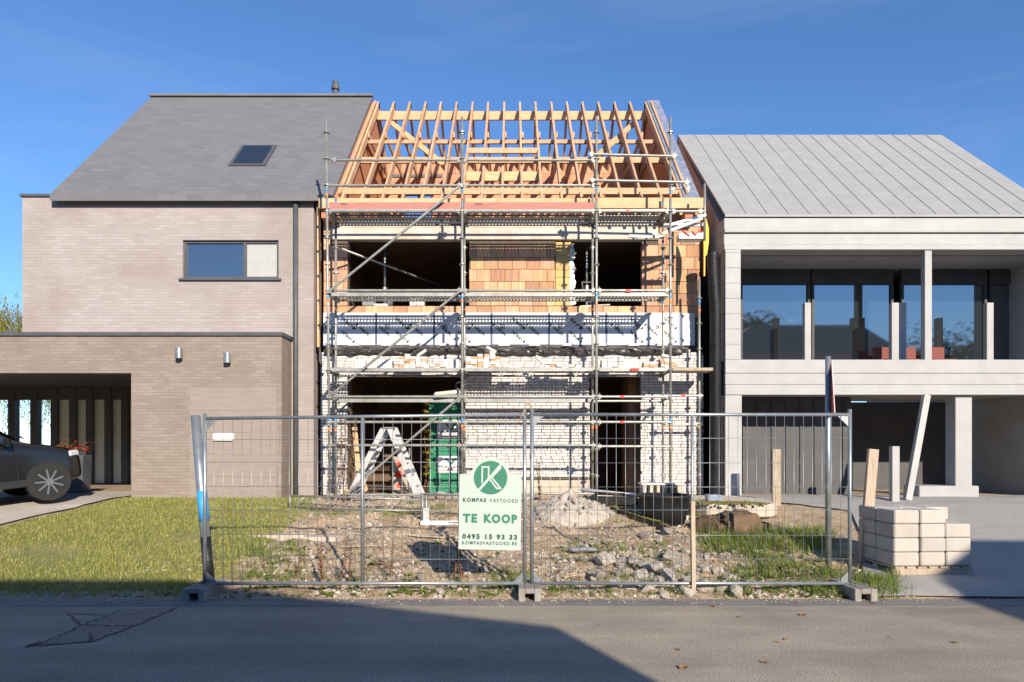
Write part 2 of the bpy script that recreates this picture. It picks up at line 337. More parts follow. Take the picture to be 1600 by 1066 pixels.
# dead leaves blown on the road
lm = MB(); ang = [0, .7, 1.5, 2.3, 3.14, 4.0, 4.7, 5.5]
lm.add([(math.cos(a) * (.06 if k % 2 == 0 else .035), math.sin(a) * .03, .006 + .008 * (k % 3)) for k, a in enumerate(ang)] + [(0, 0, .004)], [(8, k, (k + 1) % 8) for k in range(8)])
leafm = lm.mesh('fallen_leaf', M['leaf_litter'])
for (x, y, s) in ((1255, 962, 1.5), (1115, 948, 1.4), (1365, 943, 1.2), (1155, 965, .8), (1068, 1045, 1.6), (1215, 1004, .8), (1060, 1016, .8), (1195, 1036, 1.0), (1228, 1000, .8), (1492, 1005, .9), (1390, 996, .6), (935, 978, .6), (1245, 943, .7), (545, 1001, .5), (380, 1030, .4)):
    p = ground_pt(x, y); o = put('fallen_leaf', leafm, None, (*p, .004), (0, 0, rnd.uniform(0, 6)), (s * .7, s * .7, s * .6))
    tag(o, 'small brown dead leaf lying on the asphalt', 'leaf', 'dead leaves scattered on the road')

# driveways and lawn of the neighbours: sheets that follow the ground
def sheet(name, poly, mat, lift, label):
    pts = [ground_for(*p) for p in poly]
    bm = bmesh.new(); vs = [bm.verts.new((p[0], p[1], 0)) for p in pts]; bm.faces.new(vs)
    bmesh.ops.triangulate(bm, faces=bm.faces)
    for _ in range(5): bmesh.ops.subdivide_edges(bm, edges=[e for e in bm.edges if e.calc_length() > .35], cuts=1, use_grid_fill=False); bmesh.ops.triangulate(bm, faces=bm.faces)
    for v in bm.verts: v.co.z = gz(v.co.x, v.co.y) + lift
    bmesh.ops.recalc_face_normals(bm, faces=bm.faces)
    me = bpy.data.meshes.new(name); bm.to_mesh(me); bm.free(); me.materials.append(mat)
    o = struct(put(name, me)); o['label'] = label; return o
def ground_for(x, y):      # where the sight line through a pixel meets the rising ground
    lo, hi = 4.0, 40.0
    for _ in range(40):
        m = (lo + hi) / 2; z = CAM_H + (700 - y) / F * m
        if z > base_z(m): lo = m
        else: hi = m
    return ((x - 800) / F * lo, lo)
M['drive_pale'] = pmat('pale_gravel', (.44, .39, .33), (.56, .51, .44), 40, .95, bump=.6, c3=(.36, .31, .25), c3_scale=1.2, c3_amt=.5)
M['drive_grey'] = pmat('grey_drive', (.30, .28, .26), (.40, .38, .355), 40, .95, bump=.5, c3=(.40, .36, .30), c3_scale=.7, c3_amt=.6)
M['lawn'] = pmat('lawn_soil', (.17, .17, .05), (.28, .27, .09), 14, .95, bump=1.0, bscale=50, c3=(.34, .28, .14), c3_scale=1.3, c3_amt=.8)
sheet('lawn', [(-40, 836), (40, 814), (120, 797), (210, 775), (470, 772), (500, 776), (455, 812), (400, 870), (365, 905), (335, 922), (-300, 924), (-300, 870)], M['lawn'], .008, 'short lawn before the brick neighbour house')
sheet('driveway', [(-260, 862), (-40, 832), (40, 812), (120, 795), (205, 777), (205, 770), (-40, 770), (-260, 770)], M['drive_pale'], .035, 'pale gravel driveway leading to the carport')
sheet('pavement', [(1345, 936), (1352, 850), (1330, 800), (1180, 785), (1150, 776), (2300, 776), (2300, 936)], M['drive_grey'], .03, 'grey paved yard in front of the grey house')
# ------------------------------------------------------------------ the unfinished house
YB, YI, YC = 13.90, 14.02, 14.12        # faces of brick skin, insulation, clay block wall
HL, HR = -3.90, 3.90
house = thing('unfinished_house', 'half-built terraced house of white brick and orange clay blocks with open rafters', 'house', loc=(0, YC, .62))
hp = Vector((0, YC, .62))
inv = Matrix.Translation(-hp)
def H(o):                                # keep world placement while parenting to the house
    o.parent = house; o.matrix_parent_inverse = inv; return o
# --- rooms behind the openings
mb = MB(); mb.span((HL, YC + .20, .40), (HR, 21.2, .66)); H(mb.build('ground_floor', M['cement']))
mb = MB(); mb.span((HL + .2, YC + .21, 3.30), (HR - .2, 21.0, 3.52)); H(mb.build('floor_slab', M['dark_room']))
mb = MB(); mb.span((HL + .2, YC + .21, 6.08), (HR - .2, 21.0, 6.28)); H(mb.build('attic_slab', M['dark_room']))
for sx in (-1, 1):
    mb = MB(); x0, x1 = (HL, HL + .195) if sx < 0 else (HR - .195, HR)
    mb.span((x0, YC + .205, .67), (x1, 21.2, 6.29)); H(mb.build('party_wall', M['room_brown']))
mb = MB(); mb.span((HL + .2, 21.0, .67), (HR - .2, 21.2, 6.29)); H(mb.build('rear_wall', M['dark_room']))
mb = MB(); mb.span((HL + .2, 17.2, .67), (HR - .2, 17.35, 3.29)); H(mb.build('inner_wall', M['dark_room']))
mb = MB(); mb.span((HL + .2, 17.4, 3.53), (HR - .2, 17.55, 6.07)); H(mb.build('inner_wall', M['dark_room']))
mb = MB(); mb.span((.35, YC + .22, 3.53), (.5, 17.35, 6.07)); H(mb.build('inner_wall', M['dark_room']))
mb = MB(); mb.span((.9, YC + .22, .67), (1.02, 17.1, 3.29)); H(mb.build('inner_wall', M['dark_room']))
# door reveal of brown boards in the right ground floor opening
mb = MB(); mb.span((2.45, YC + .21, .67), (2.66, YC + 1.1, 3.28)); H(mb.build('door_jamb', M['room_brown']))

# --- clay block skin, block by block
def block_course_wall(core_rects, rects, holes, y, th, bw, bh, mat, name, joint=.008, z0=0.0, mesh_y=None):
    """blocks laid in running bond over rects minus holes"""
    pieces = []
    cache = {}
    for (xa, xb, za, zb) in rects:
        nrow = max(1, int(round((zb - za) / bh))); rh = (zb - za) / nrow
        for r in range(nrow):
            zc0, zc1 = za + r * rh, za + (r + 1) * rh
            x = xa - (bw / 2 if r % 2 else 0) - rnd.uniform(0, .03)
            while x < xb - .01:
                segs = [(max(x, xa), min(x + bw, xb))]
                for (ha, hb, hza, hzb) in holes:
                    if zc0 < hzb - .02 and zc1 > hza + .02:
                        ns = []
                        for (p, q) in segs:
                            if hb <= p or ha >= q: ns.append((p, q)); continue
                            if ha > p: ns.append((p, ha))
                            if hb < q: ns.append((hb, q))
                        segs = ns
                for (p, q) in segs:
                    if q - p > .03: pieces.append((p + joint / 2, q - joint / 2, zc0 + joint / 2, zc1 - joint / 2))
                x += bw
    return pieces
_bm = {}
def piece_mesh(name, w, d, h, mat, bevel):
    k = (name, round(w, 2), round(d, 2), round(h, 3), mat.name)
    if k not in _bm:
        m = MB().box((0, 0, 0), (w, d, h)); _bm[k] = m.mesh(name, mat, bevel=bevel)
    return _bm[k]
# front: core wall set back behind the joints
WIN_L = (-3.40, -.89, 4.59, 5.95); WIN_R = (.90, 2.685, 4.59, 5.95); LINT = (-3.75, 3.02, 5.95, 6.36)
core = MB()
for (a, b, c, d) in ((HL, -3.40, 3.31, 6.62), (-3.40, 2.685, 3.31, 4.585), (-.885, .895, 4.59, 5.94), (2.69, HR, 3.31, 6.62), (-3.395, 2.685, 5.96, 6.42)):
    core.span((a, YC + .02, c), (b, YC + .20, d))
bw = H(core.build('block_wall', M['mortar'])); bw['label'] = 'orange hollow clay block wall of the upper floor'
pcs = block_course_wall(None, [(HL, HR, 4.34, 4.585), (HL, HR, 4.59, 6.60)], [WIN_L, WIN_R, (-3.75, 3.02, 5.94, 6.43)], YC, .2, .29, .25, None, 'block')
for (a, b, c, d) in pcs:
    w, h = b - a, d - c
    me = piece_mesh('clay_block', w, .12, h, M['block'], .004)
    o = put('clay_block', me, None, ((a + b) / 2, YC + .06 + rnd.uniform(-.004, .004), (c + d) / 2), None, (w / round(w, 2) if round(w, 2) else 1, 1, h / round(h, 3)))
    o.parent = bw
def sub(o, parent):          # sub-part of a part that sits at the house frame
    o.parent = parent; return o      # the part itself already stands in world axes
# lintel
mb = MB(); mb.span((-3.75, YC - .03, 5.955), (3.02, YC + .17, 6.20)); H(mb.build('lintel', M['concrete'], bevel=.01))
mb = MB(); mb.span((-3.75, YC - .015, 6.205), (3.02, YC + .17, 6.42)); H(mb.build('ring_beam', M['concrete'], bevel=.008))
# yellow foam boards stacked in the window's left part, with torn foil
for k in range(9):
    z0 = 4.60 + k * .148; dx = rnd.uniform(-.03, .02)
    mb = MB(); mb.span((.905, YC + .03 + rnd.uniform(0, .02), z0), (1.25 + dx, YC + .18, z0 + .142)); H(mb.build('foam_board', M['yellow_foam'], bevel=.006))
fo = MB(); zz = [4.62 + k * .09 for k in range(15)]
for k in range(len(zz) - 1):
    a = 1.24 + .035 * math.sin(k * 1.7) + rnd.uniform(-.02, .03); b = 1.24 + .035 * math.sin((k + 1) * 1.7) + rnd.uniform(-.02, .03)
    fo.add([(1.20, YC + .02, zz[k]), (a + .05, YC + .03 + rnd.uniform(-.02, .03), zz[k]), (b + .05, YC + .03 + rnd.uniform(-.02, .03), zz[k + 1]), (1.20, YC + .02, zz[k + 1])], [(0, 1, 2, 3)])
M['foil_bright'] = pmat('foil_torn', (.45, .42, .38), (.7, .68, .62), 20, .3, .5, bump=.8, bscale=12)
H(fo.build('torn_foil', M['foil_bright']))
# --- white insulation panels with print
joints = [HL + .02, -2.79, -1.60, -.42, .76, 1.94, 3.46, 3.78]
ZI0, ZI1 = 3.77, 4.43
for k in range(len(joints) - 1):
    a, b = joints[k] + .004, joints[k + 1] - .004
    off = .07 if k == 6 else 0.0
    p = H(MB().span((a, YI + off, ZI0 + rnd.uniform(-.006, .006)), (b, YC + .015, ZI1 + rnd.uniform(-.004, .004))).build('insulation_panel', M['panel_white'], bevel=.004))
    tx = MB(); vs, fs = text_mesh('UNILIN', .082, .003, .0006)
    x = a + .13 + rnd.uniform(0, .12); cw_ = 0
    while x < b:
        z = ZI1 - .10 - (.10 if cw_ % 2 else 0)
        while z > ZI0:
            rot = Matrix.Rotation(R(42) + (math.pi if cw_ % 2 else 0), 3, 'Y')
            c = Vector((x, YI + off - .0012, z))
            P = [rot @ v + c for v in vs]
            if all(a + .004 < q.x < b - .004 and ZI0 + .012 < q.z < ZI1 - .012 for q in P):
                tx.add(P, fs)
                tx.add([rot @ Vector(q) + c for q in ((-.205, 0, -.03), (-.17, 0, -.03), (-.165, 0, .03), (-.20, 0, .03))], [(0, 1, 2, 3)]) if a + .06 < min(q.x for q in P) and max(q.x for q in P) < b - .06 and max(q.z for q in P) + .05 < ZI1 and min(q.z for q in P) - .05 > ZI0 else None
            z -= .275
        x += .345; cw_ += 1
    # faint measuring grid and small square stamps
    for q in range(int((b - a) / .42)):
        xx = a + .22 + q * .42; zc = lerp(ZI0, ZI1, .55)
        for dx, dz, w, h in ((0, .04, .09, .012), (0, -.04, .09, .012), (-.04, 0, .012, .08), (.04, 0, .012, .08), (0, 0, .035, .035)):
            if a < xx + dx - w / 2 and xx + dx + w / 2 < b: tx.add([(xx + dx + i * w / 2, YI + off - .0028, zc + dz + j * h / 2) for i, j in ((-1, -1), (1, -1), (1, 1), (-1, 1))], [(0, 1, 2, 3)])
    if tx.v: stuff(sub(tx.build('printed_lettering', M['ink']), p))
for x in joints[1:-1]:
    H(MB().span((x - .022, YI - .004, ZI0 + .008), (x + .022, YI - .0005, ZI1 - .008)).build('seam_tape', M['tape_blue']))
H(MB().span((HL + .02, YI - .006, ZI0 - .03), (3.5, YI + .05, ZI0 - .009)).build('edge_profile', M['tape_blue']))
# --- crumpled black membrane above the brickwork
nx = 150; rows = 7; mem = MB()
for j in range(rows):
    for i in range(nx + 1):
        x = lerp(-3.80, 3.52, i / nx); t = j / (rows - 1)
        z = 3.75 - .19 * t - .05 * t * fbm(x * 1.2, 0, 5); y = YI - .02 - .20 * math.sin(min(t * 1.9, 1.7)) * (1 + .25 * fbm(x * 3, t * 2, 9)) - .06 * fbm(x * 5, t * 3, 2)
        mem.v.append((x, min(y, YI - .008), z))
mem.f = [(j * (nx + 1) + i, j * (nx + 1) + i + 1, (j + 1) * (nx + 1) + i + 1, (j + 1) * (nx + 1) + i) for j in range(rows - 1) for i in range(nx)]
H(mem.build('membrane', M['membrane']))
x = -3.2
while x < 3.4:
    H(MB().box((x, YI - .20, 3.735), (.225, .09, .05)).build('spacer_brick', M['white_brick'], bevel=.004)); x += rnd.uniform(.56, .68)
# --- white brick skin, brick by brick
CO, BL, BHH, JT = .0605, .222, .0505, .011
Z0B, Z1B = 1.02, 3.68
GAR = (-3.35, -.95, .0, 3.13); DOOR = (1.59, 2.617, .0, 3.13)
cw = MB()
for (a, b, c, d) in ((HL, -3.35, .55, 3.60), (-.95, 1.59, .55, 3.60), (2.617, HR, .55, 3.60), (-3.35, -.95, 3.13, 3.60), (1.59, 2.617, 3.13, 3.60)):
    cw.span((a, YB + .014, c), (b, YB + .095, d))
    if c < 1: cw.span((a, YB + .10, c), (b, YC + .2, 3.29))
bk = H(cw.build('brick_wall', M['mortar'])); bk['label'] = 'white brick outer skin of the ground floor'
allb = []
nrow = int((Z1B - .70) / CO)
for r in range(nrow):
    z = .70 + r * CO
    x = HL - rnd.uniform(0, BL)
    while x < HR:
        L = BL * (1.0 if rnd.random() < .88 else .5)
        segs = [(max(x, HL), min(x + L, HR))]
        for (ha, hb, hza, hzb) in (GAR, DOOR):
            if z < hzb - .01:
                ns = []
                for (p, q) in segs:
                    if hb <= p or ha >= q: ns.append((p, q)); continue
                    if ha > p: ns.append((p, ha))
                    if hb < q: ns.append((hb, q))
                segs = ns
        for (p, q) in segs:
            if q - p > .04 and not (z < Z0B and -.95 <= p < 1.6):
                if r == nrow - 1 and rnd.random() < .25: continue
                allb.append((p + JT / 2, q - JT / 2, z))
        x += L
cen = [b for b in allb if b[1] - b[0] > .18 and -.95 <= b[0] < 1.6 and (1.55 < b[2] or b[0] > .35)]
cen.sort(key=lambda b: abs(b[2] - 2.3)); singles = set(cen[:290])
bm_full = {}
rest = MB()
for b in allb:
    w = b[1] - b[0]; yj = rnd.uniform(-.004, .004); zj = rnd.uniform(-.0015, .0015)
    cx = ((b[0] + b[1]) / 2, YB + .05 + yj, b[2] + BHH / 2 + zj)
    if b in singles:
        me = piece_mesh('brick', w, .10, BHH, M['white_brick'], .003)
        sub(put('brick', me, None, cx, (0, rnd.uniform(-.006, .006), 0)), bk)
    else:
        rest.box(cx, (w, .10, BHH), Matrix.Rotation(rnd.uniform(-.006, .006), 3, 'Y'))
stuff(sub(rest.build('remaining_bricks', M['white_brick']), bk))
# plinth under the middle pier and door sill
H(MB().span((-.95, YB + .005, .45), (1.585, YB + .09, 1.012)).build('plinth', M['cement'], bevel=.01))
H(MB().span((-.95, YB - .012, 1.000), (1.585, YB + .004, 1.016)).build('damp_course', M['membrane']))
H(MB().span((-3.4, YB - .05, .45), (-.95, YC + .3, .70)).build('threshold', M['concrete'], bevel=.015))
H(MB().span((1.59, YB - .02, .45), (2.617, YC + .3, .69)).build('threshold', M['concrete'], bevel=.015))

# --- attic: gables, rear block wall, timbers
YE, ZE, YR, ZR = 13.75, 6.65, 17.60, 10.58
SL = (ZR - ZE) / (YR - YE); YE2 = YR + (YR - YE)
def zt(Y): return ZR - SL * abs(Y - YR)
for sx in (-1, 1):
    x0, x1 = (-3.86, -3.50) if sx < 0 else (3.50, 3.76)
    prof = [(YE + .05, 6.3), (YE + .05, zt(YE + .05) - .02), (YR, ZR - .02), (YE2 - .05, zt(YE2 - .05) - .02), (YE2 - .05, 6.3)]
    g_ = H(MB().prism(prof, x0, x1, 'yz').build('gable_wall', M['gable_board']))
    cap = MB()
    for (ya, yb) in ((YE - .03, YR), (YR, YE2)):
        n = 24
        for k in range(n):
            y0, y1 = lerp(ya, yb, k / n), lerp(ya, yb, (k + 1) / n)
            cap.add([(x0 - .03, y0, zt(y0) + .03), (x1 + .03, y0, zt(y0) + .03), (x1 + .03, y1, zt(y1) + .03), (x0 - .03, y1, zt(y1) + .03)], [(0, 1, 2, 3)])
            if sx > 0: cap.add([(x1 + .03, y0, zt(y0) + .03), (x1 + .03, y1, zt(y1) + .03), (x1 + .03, y1, zt(y1) - .2), (x1 + .03, y0, zt(y0) - .2)], [(0, 1, 2, 3)])
    if sx > 0: sub(cap.build('foil_cover', M['foil']), g_)
    for (ya, yb) in ((YE + .1, YR - .1),):       # batten along the verge
        sub(MB().beam((x0 + .06 * (1 if sx > 0 else 6), ya, zt(ya) + .055), (x0 + .06 * (1 if sx > 0 else 6), yb, zt(yb) + .055), .05, .04).build('verge_batten', M['rafter']), g_)
YW = 18.70; ZW = 9.42
ac = MB()
for (a, b, c, d) in ((-3.49, -2.95, 6.3, ZW), (-2.95, -2.22, 6.3, 7.6), (-2.95, -2.22, 8.62, ZW), (-2.22, 3.49, 6.3, ZW)): ac.span((a, YW + .02, c), (b, YW + .2, d - .005))
aw = H(ac.build('attic_wall', M['mortar'])); aw['label'] = 'salmon clay block wall inside the open attic'
for (a, b, c, d) in block_course_wall(None, [(-3.49, 3.49, 7.92, ZW)], [(-2.95, -2.22, 7.6, 8.62)], YW, .1, .3, .25, None, 'b', .006):
    me = piece_mesh('attic_block', b - a, .1, d - c, M['attic_block'], .003)
    sub(put('clay_block', me, None, ((a + b) / 2, YW + .05 + rnd.uniform(-.003, .003), (c + d) / 2)), aw)
H(MB().span((-3.3, YW - .03, 9.06), (-1.9, YW - .002, 9.13)).build('steel_lintel', M['plastic_grey']))
H(MB().span((-3.49, YW + .0, ZW), (3.49, YW + .18, ZW + .05)).build('top_plate', M['pine']))
# rafters
NR = 18; RW, RD = .050, .165
ra = MB(); dl = Vector((0, YR - YE, ZR - ZE)); ln = dl.length
ra.box((0, 0, 0), (ln, RW, RD)); rm = ra.mesh('rafter', M['rafter'], bevel=.003)
ang = math.atan2(ZR - ZE, YR - YE)
hid = {6: 1, 7: 1, 8: 1, 9: 1}
xs_r = [-3.44 + 6.88 * k / (NR - 1) for k in range(NR)]
def rafter(x, y0, y1, front=True):
    z0, z1 = zt(y0), zt(y1); a = Vector((x, y0, z0)); b = Vector((x, y1, z1))
    n = Vector((0, -SL, 1)).normalized() if front else Vector((0, SL, 1)).normalized()
    off = n * (-RD / 2)
    return H(MB().beam(a + off, b + off, RW, RD, n).build('rafter', M['rafter'], bevel=.003))
for k, x in enumerate(xs_r):
    x += rnd.uniform(-.01, .01)
    if k in (7, 8, 9): rafter(x, YE, YE + 1.13); rafter(x, YE + 1.78, YR)
    else: rafter(x, YE, YR)
    rafter(x, YR + .002, YE2 - 1.9, False)
    # collar tie beside each rafter
    yt = 16.20; H(MB().beam((x + .05, yt - .06, 9.06), (x + .05, YR + (YR - yt) + .05, 9.06), .036, .13).build('collar_tie', M['rafter'], bevel=.002))
def lb(name, x0, x1, Y, z, th, h, mat='pine', tilt=0):
    return H(MB().beam((x0, Y, z), (x1, Y, z), th, h, (0, -math.sin(tilt), math.cos(tilt))).build(name, M[mat], bevel=.003))
lb('ridge_beam', -3.49, 3.49, YR, 10.21, .06, .22)
lb('purlin', -3.49, 3.49, 16.27, 8.94, .06, .09, 'rafter')
lb('purlin', -3.49, 3.49, 15.58, 8.21, .07, .13)
lb('wall_plate', -3.49, 3.49, 14.05, 6.93, .05, .13)
lb('wall_plate', -3.88, -.3, 13.72, 6.56, .05, .20); lb('wall_plate', -.29, 1.62, 13.715, 6.56, .05, .20)
lb('fascia_board', 1.63, 3.84, 13.67, 6.55, .04, .21)
for k in range(7): H(MB().box((1.85 + k * .31, 13.75, 6.40), (.05, .06, .12)).build('packer', M['pine']))
# trimmers round the roof light opening
yt1, yt2 = YE + 1.13, YE + 1.78
lb('trimmer', xs_r[6], xs_r[10], yt2, zt(yt2) - .06, .06, .12, 'rafter'); lb('trimmer', xs_r[6], xs_r[10], yt1, zt(yt1) - .24, .06, .20, 'pine')
for k in (7, 8, 9): pass
# wind braces under the rafters
for (xa, ya, xb, yb) in ((-3.05, 17.0, -1.55, 15.25), (3.1, 17.0, 1.95, 15.55)):
    n = Vector((0, -SL, 1)).normalized() * -.20
    H(MB().beam(Vector((xa, ya, zt(ya))) + n, Vector((xb, yb, zt(yb))) + n, .15, .03, Vector((0, -SL, 1))).build('wind_brace', M['pine']))
# left corner: tall yellow plank at the party edge, right corner: dark joint board
H(MB().span((-3.97, 13.88, 3.7), (-3.91, 13.95, 6.62)).build('edge_plank', M['pine'], bevel=.004))
# things on the upper floor, seen through the left window: props, bucket, tub, bricks
# ------------------------------------------------------------------ scaffold
SX = [-3.50, -.945, 1.60, 3.00]; YF, YK = 12.93, 13.56; TR = .0242
scaf = thing('scaffold', 'galvanised tube scaffold with three decks in front of the half-built house', 'scaffold', loc=(0, YF, .6))
sinv = Matrix.Translation((0, -YF, -.6))
def S(o, parent=None):
    o.parent = parent or scaf
    if parent is None: o.matrix_parent_inverse = sinv
    return o
ro = MB(); n = 16
for k in range(n):
    pass
ro.tube((0, 0, -.005), (0, 0, .005), .062, 8); ro.tube((0, 0, -.035), (0, 0, .03), .031, 8); rosm = ro.mesh('rosette', M['galv'])
LV = [.62 + .5 * k for k in range(16)]
def standard(x, y, z0, z1, lean=0.0, marks=True):
    mb = MB(); q = Vector((x + lean, y, z1)); p = Vector((x, y, z0)); mb.tube(p, q, TR, 10)
    o = S(mb.build('standard', M['galv'], smooth=True))
    for z in LV:
        if z0 + .1 < z < z1 - .1: S(put('rosette', rosm, None, p.lerp(q, (z - z0) / (z1 - z0)), (0, 0, rnd.uniform(0, 1))), o)
    if marks:
        for zc in (2.02, 4.38, 6.38):
            for dz, c in ((.1, 'mark_blue'), (0, 'mark_orange')):
                if z0 < zc < z1 - .2:
                    w = zc + dz + rnd.uniform(-.05, .05); a = p.lerp(q, (w - z0) / (z1 - z0)); b = p.lerp(q, (w + .055 - z0) / (z1 - z0))
                    S(MB().tube(a, b, TR + .0015, 10).build('marking_band', M[c], smooth=True), o)
    S(MB().box((x, y, z0 - .01), (.15, .15, .012)).tube((x, y, z0 - .01), (x, y, z0 + .25), .017, 8).build('base_jack', M['galv']), o)
for k, x in enumerate(SX):
    gzf = gz(x, YF); standard(x + (.05 if k == 0 else 0), YF, gzf + .02, 7.92 if k else 7.85, -.07 if k == 0 else 0.0)
    standard(x, YK, gz(x, YK) + .02, 6.62 if k not in (2,) else 6.7)
standard(3.72, YK, gz(3.72, YK) + .02, 5.0); 
mb = MB().tube((3.72, YF + .25, 5.65), (3.72, YF + .25, 6.75), TR, 10); S(mb.build('standard', M['galv'], smooth=True))
def ledger(x0, x1, y, z, r=TR, name='ledger', y1=None, z1=None):
    mb = MB().tube((x0, y, z), (x1, y if y1 is None else y1, z if z1 is None else z1), r, 10)
    # wedge heads at both ends
    d = (Vector((x1, y if y1 is None else y1, z)) - Vector((x0, y, z))).normalized()
    for e, s in ((Vector((x0, y, z)), 1), (Vector((x1, y if y1 is None else y1, z if z1 is None else z1)), -1)): mb.beam(e + d * s * .03, e + d * s * .09, .04, .07); mb.beam(e + d * s * .055 + Vector((0, -.01, -.07)), e + d * s * .055 + Vector((0, -.01, .07)), .008, .03)
    return S(mb.build(name, M['galv'], smooth=False))
bays = list(zip(SX, SX[1:]))
for (a, b) in bays:
    for z in (6.12, 4.62): ledger(a, b, YF, z + .01)
    for z in (2.62, 2.14): ledger(a, b, YF, z)
    for z in (6.12, 4.62, 3.12, 2.62, .70): ledger(a, b, YK, z - .04)
    ledger(a, b, YF, 1.70 if a < 1 else 1.68)
ledger(SX[1], SX[2], YF, .78); ledger(SX[1], SX[2], YF + .03, .63); ledger(-3.5, -.95, YF, .76)
for k, x in enumerate(SX):
    for z in (6.10, 4.60, 3.10, 2.60, .72):
        mb = MB().tube((x, YF, z), (x, YK, z), TR, 8); S(mb.build('transom', M['galv'], smooth=True))
# guard rails
ledger(-3.42, SX[1], YF, 7.10, name='guard_rail'); ledger(SX[1], SX[2], YF, 7.10, name='guard_rail')
ledger(-3.55, SX[1], YF, 6.62, name='guard_rail'); ledger(SX[1], SX[2], YF, 6.62, name='guard_rail')
ledger(1.44, 3.12, YF - .05, 7.19, z1=7.15, name='guard_rail'); ledger(1.46, 3.36, YF - .05, 6.70, z1=6.66, name='guard_rail')
ledger(SX[3], 3.63, YF, 6.13, name='guard_rail'); ledger(SX[3], 3.40, YF + .05, 6.58, .02, name='guard_rail')
ledger(SX[3], 3.70, YF + .3, 2.66); ledger(SX[3], 3.74, YK, 2.12)
# diagonal braces on the street side
for (a, za, b, zb) in ((SX[0], 4.60, SX[1], 6.60), (SX[0], 2.62, SX[1], 4.62), (SX[0] + .35, .80, SX[1], 2.62)):
    mb = MB().tube((a + .05, YF - .06, za), (b - .02, YF - .06, zb), TR, 10)
    for e in (Vector((a + .05, YF - .055, za)), Vector((b - .02, YF - .055, zb))): mb.box(e, (.09, .03, .07))
    S(mb.build('brace', M['galv']))
# decks: perforated steel planks
def deck_mesh(L, W, fl=.062):
    mb = MB(); pitch = .066; rows = 2; hw = .080
    mb.span((-L / 2, -W / 2, -fl), (L / 2, -W / 2 + .004, .006)); mb.span((-L / 2, W / 2 - .004, -.02), (L / 2, W / 2, .006))
    step = (W - .03) / rows; y = -W / 2 + .006
    for r in range(rows):
        y0 = y + r * step; ya = y0 + (step - hw) ; yb = y0 + step
        mb.add([(-L / 2, y0, 0), (L / 2, y0, 0), (L / 2, ya, 0), (-L / 2, ya, 0)], [(0, 1, 2, 3)])
        n = int((L - .1) / pitch)
        for k in range(n + 1):
            xa = -L / 2 + .05 + (k - 1) * pitch + .040 + (0 if k else -.02); xb = -L / 2 + .05 + k * pitch
            if k == n: xb = L / 2
            sk = .022 if r % 2 else -.022
            mb.add([(xa, ya, 0), (xb, ya, 0), (xb + sk * (0 < k < n), yb, 0), (xa + sk * (0 < k < n), yb, 0)], [(0, 1, 2, 3)])
    yl = y + rows * step
    mb.add([(-L / 2, yl, 0), (L / 2, yl, 0), (L / 2, W / 2, 0), (-L / 2, W / 2, 0)], [(0, 1, 2, 3)])
    for e in (-1, 1): mb.span((e * L / 2 - .03, -W / 2 + .01, -.062), (e * L / 2 + .02, W / 2 - .01, -.004))
    return mb.mesh('deck_plank', M['galv_deck'])
dm = {}
for (a, b) in bays:
    L = round(b - a - .10, 3)
    if L not in dm: dm[L] = deck_mesh(L, .30); dm[(L, 1)] = deck_mesh(L, .30, .018)
    for z in (6.165, 4.585, 3.165):
        for j, y in enumerate((YF + .155, YF + .475)):
            S(put('deck_plank', dm[(L, 1)] if j else dm[L], None, ((a + b) / 2, y, z + rnd.uniform(-.004, .004)), None))
# partial lower deck under the lower ledger, left and centre bays
for (a, b) in bays[:2]:
    S(put('deck_plank', dm[round(b - a - .10, 3)], None, ((a + b) / 2, YF + .50, 2.60)))
# toe boards of reddish wood along the top deck
for (a, b) in ((-3.47, -.985), (-.91, 1.57)):
    o = S(MB().span((a, YF + .035, 6.145), (b, YF + .065, 6.315)).build('toe_board', M['red_board'], bevel=.003))
    for xx, s in ((a + .28, 'Scafom'),): 
        vs, fs = text_mesh(s, .05, .001, .0006); c = Vector((xx, YF + .0342, 6.28 if xx < (a + b) / 2 else 6.17)); tb = MB().add([v + c for v in vs], fs); S(tb.build('printed_lettering', M['ink']), o)
# red stickers
for (x, z, w) in ((2.19, 6.13, .06), (2.2, 4.62, .09), (2.32, 3.135, .16), (2.08, 2.62, .07), (2.08, 2.14, .07), (3.24, 2.645, .08)):
    S(MB().box((x, YF - .026, z), (w, .006, .045)).build('sticker', M['mark_red']))
# short timber deck on the right return, white brackets, small tray
S(MB().span((3.08, 13.1, 3.13), (3.86, 13.55, 3.19)).build('timber_deck', M['old_wood'], bevel=.006))
S(MB().beam((2.86, 12.98, 5.72), (3.62, 13.0, 6.02), .04, .05).build('bracket_arm', M['white']))
S(MB().beam((3.02, 13.08, 5.92), (3.72, 13.1, 6.12), .04, .05).build('bracket_arm', M['white']))
S(MB().beam((2.95, 13.3, 5.98), (3.72, 13.3, 6.0), .05, .06).build('bracket_arm', M['white']))
S(MB().beam((2.3, 13.45, 5.82), (3.0, 13.45, 5.80), .05, .05).build('bracket_arm', M['galv']))
# inclined inner brace on the upper floor
S(MB().tube((-3.4, YK + .05, 5.62), (-1.0, 16.5, 5.3), .022, 8).build('inner_brace', M['galv'], smooth=True))

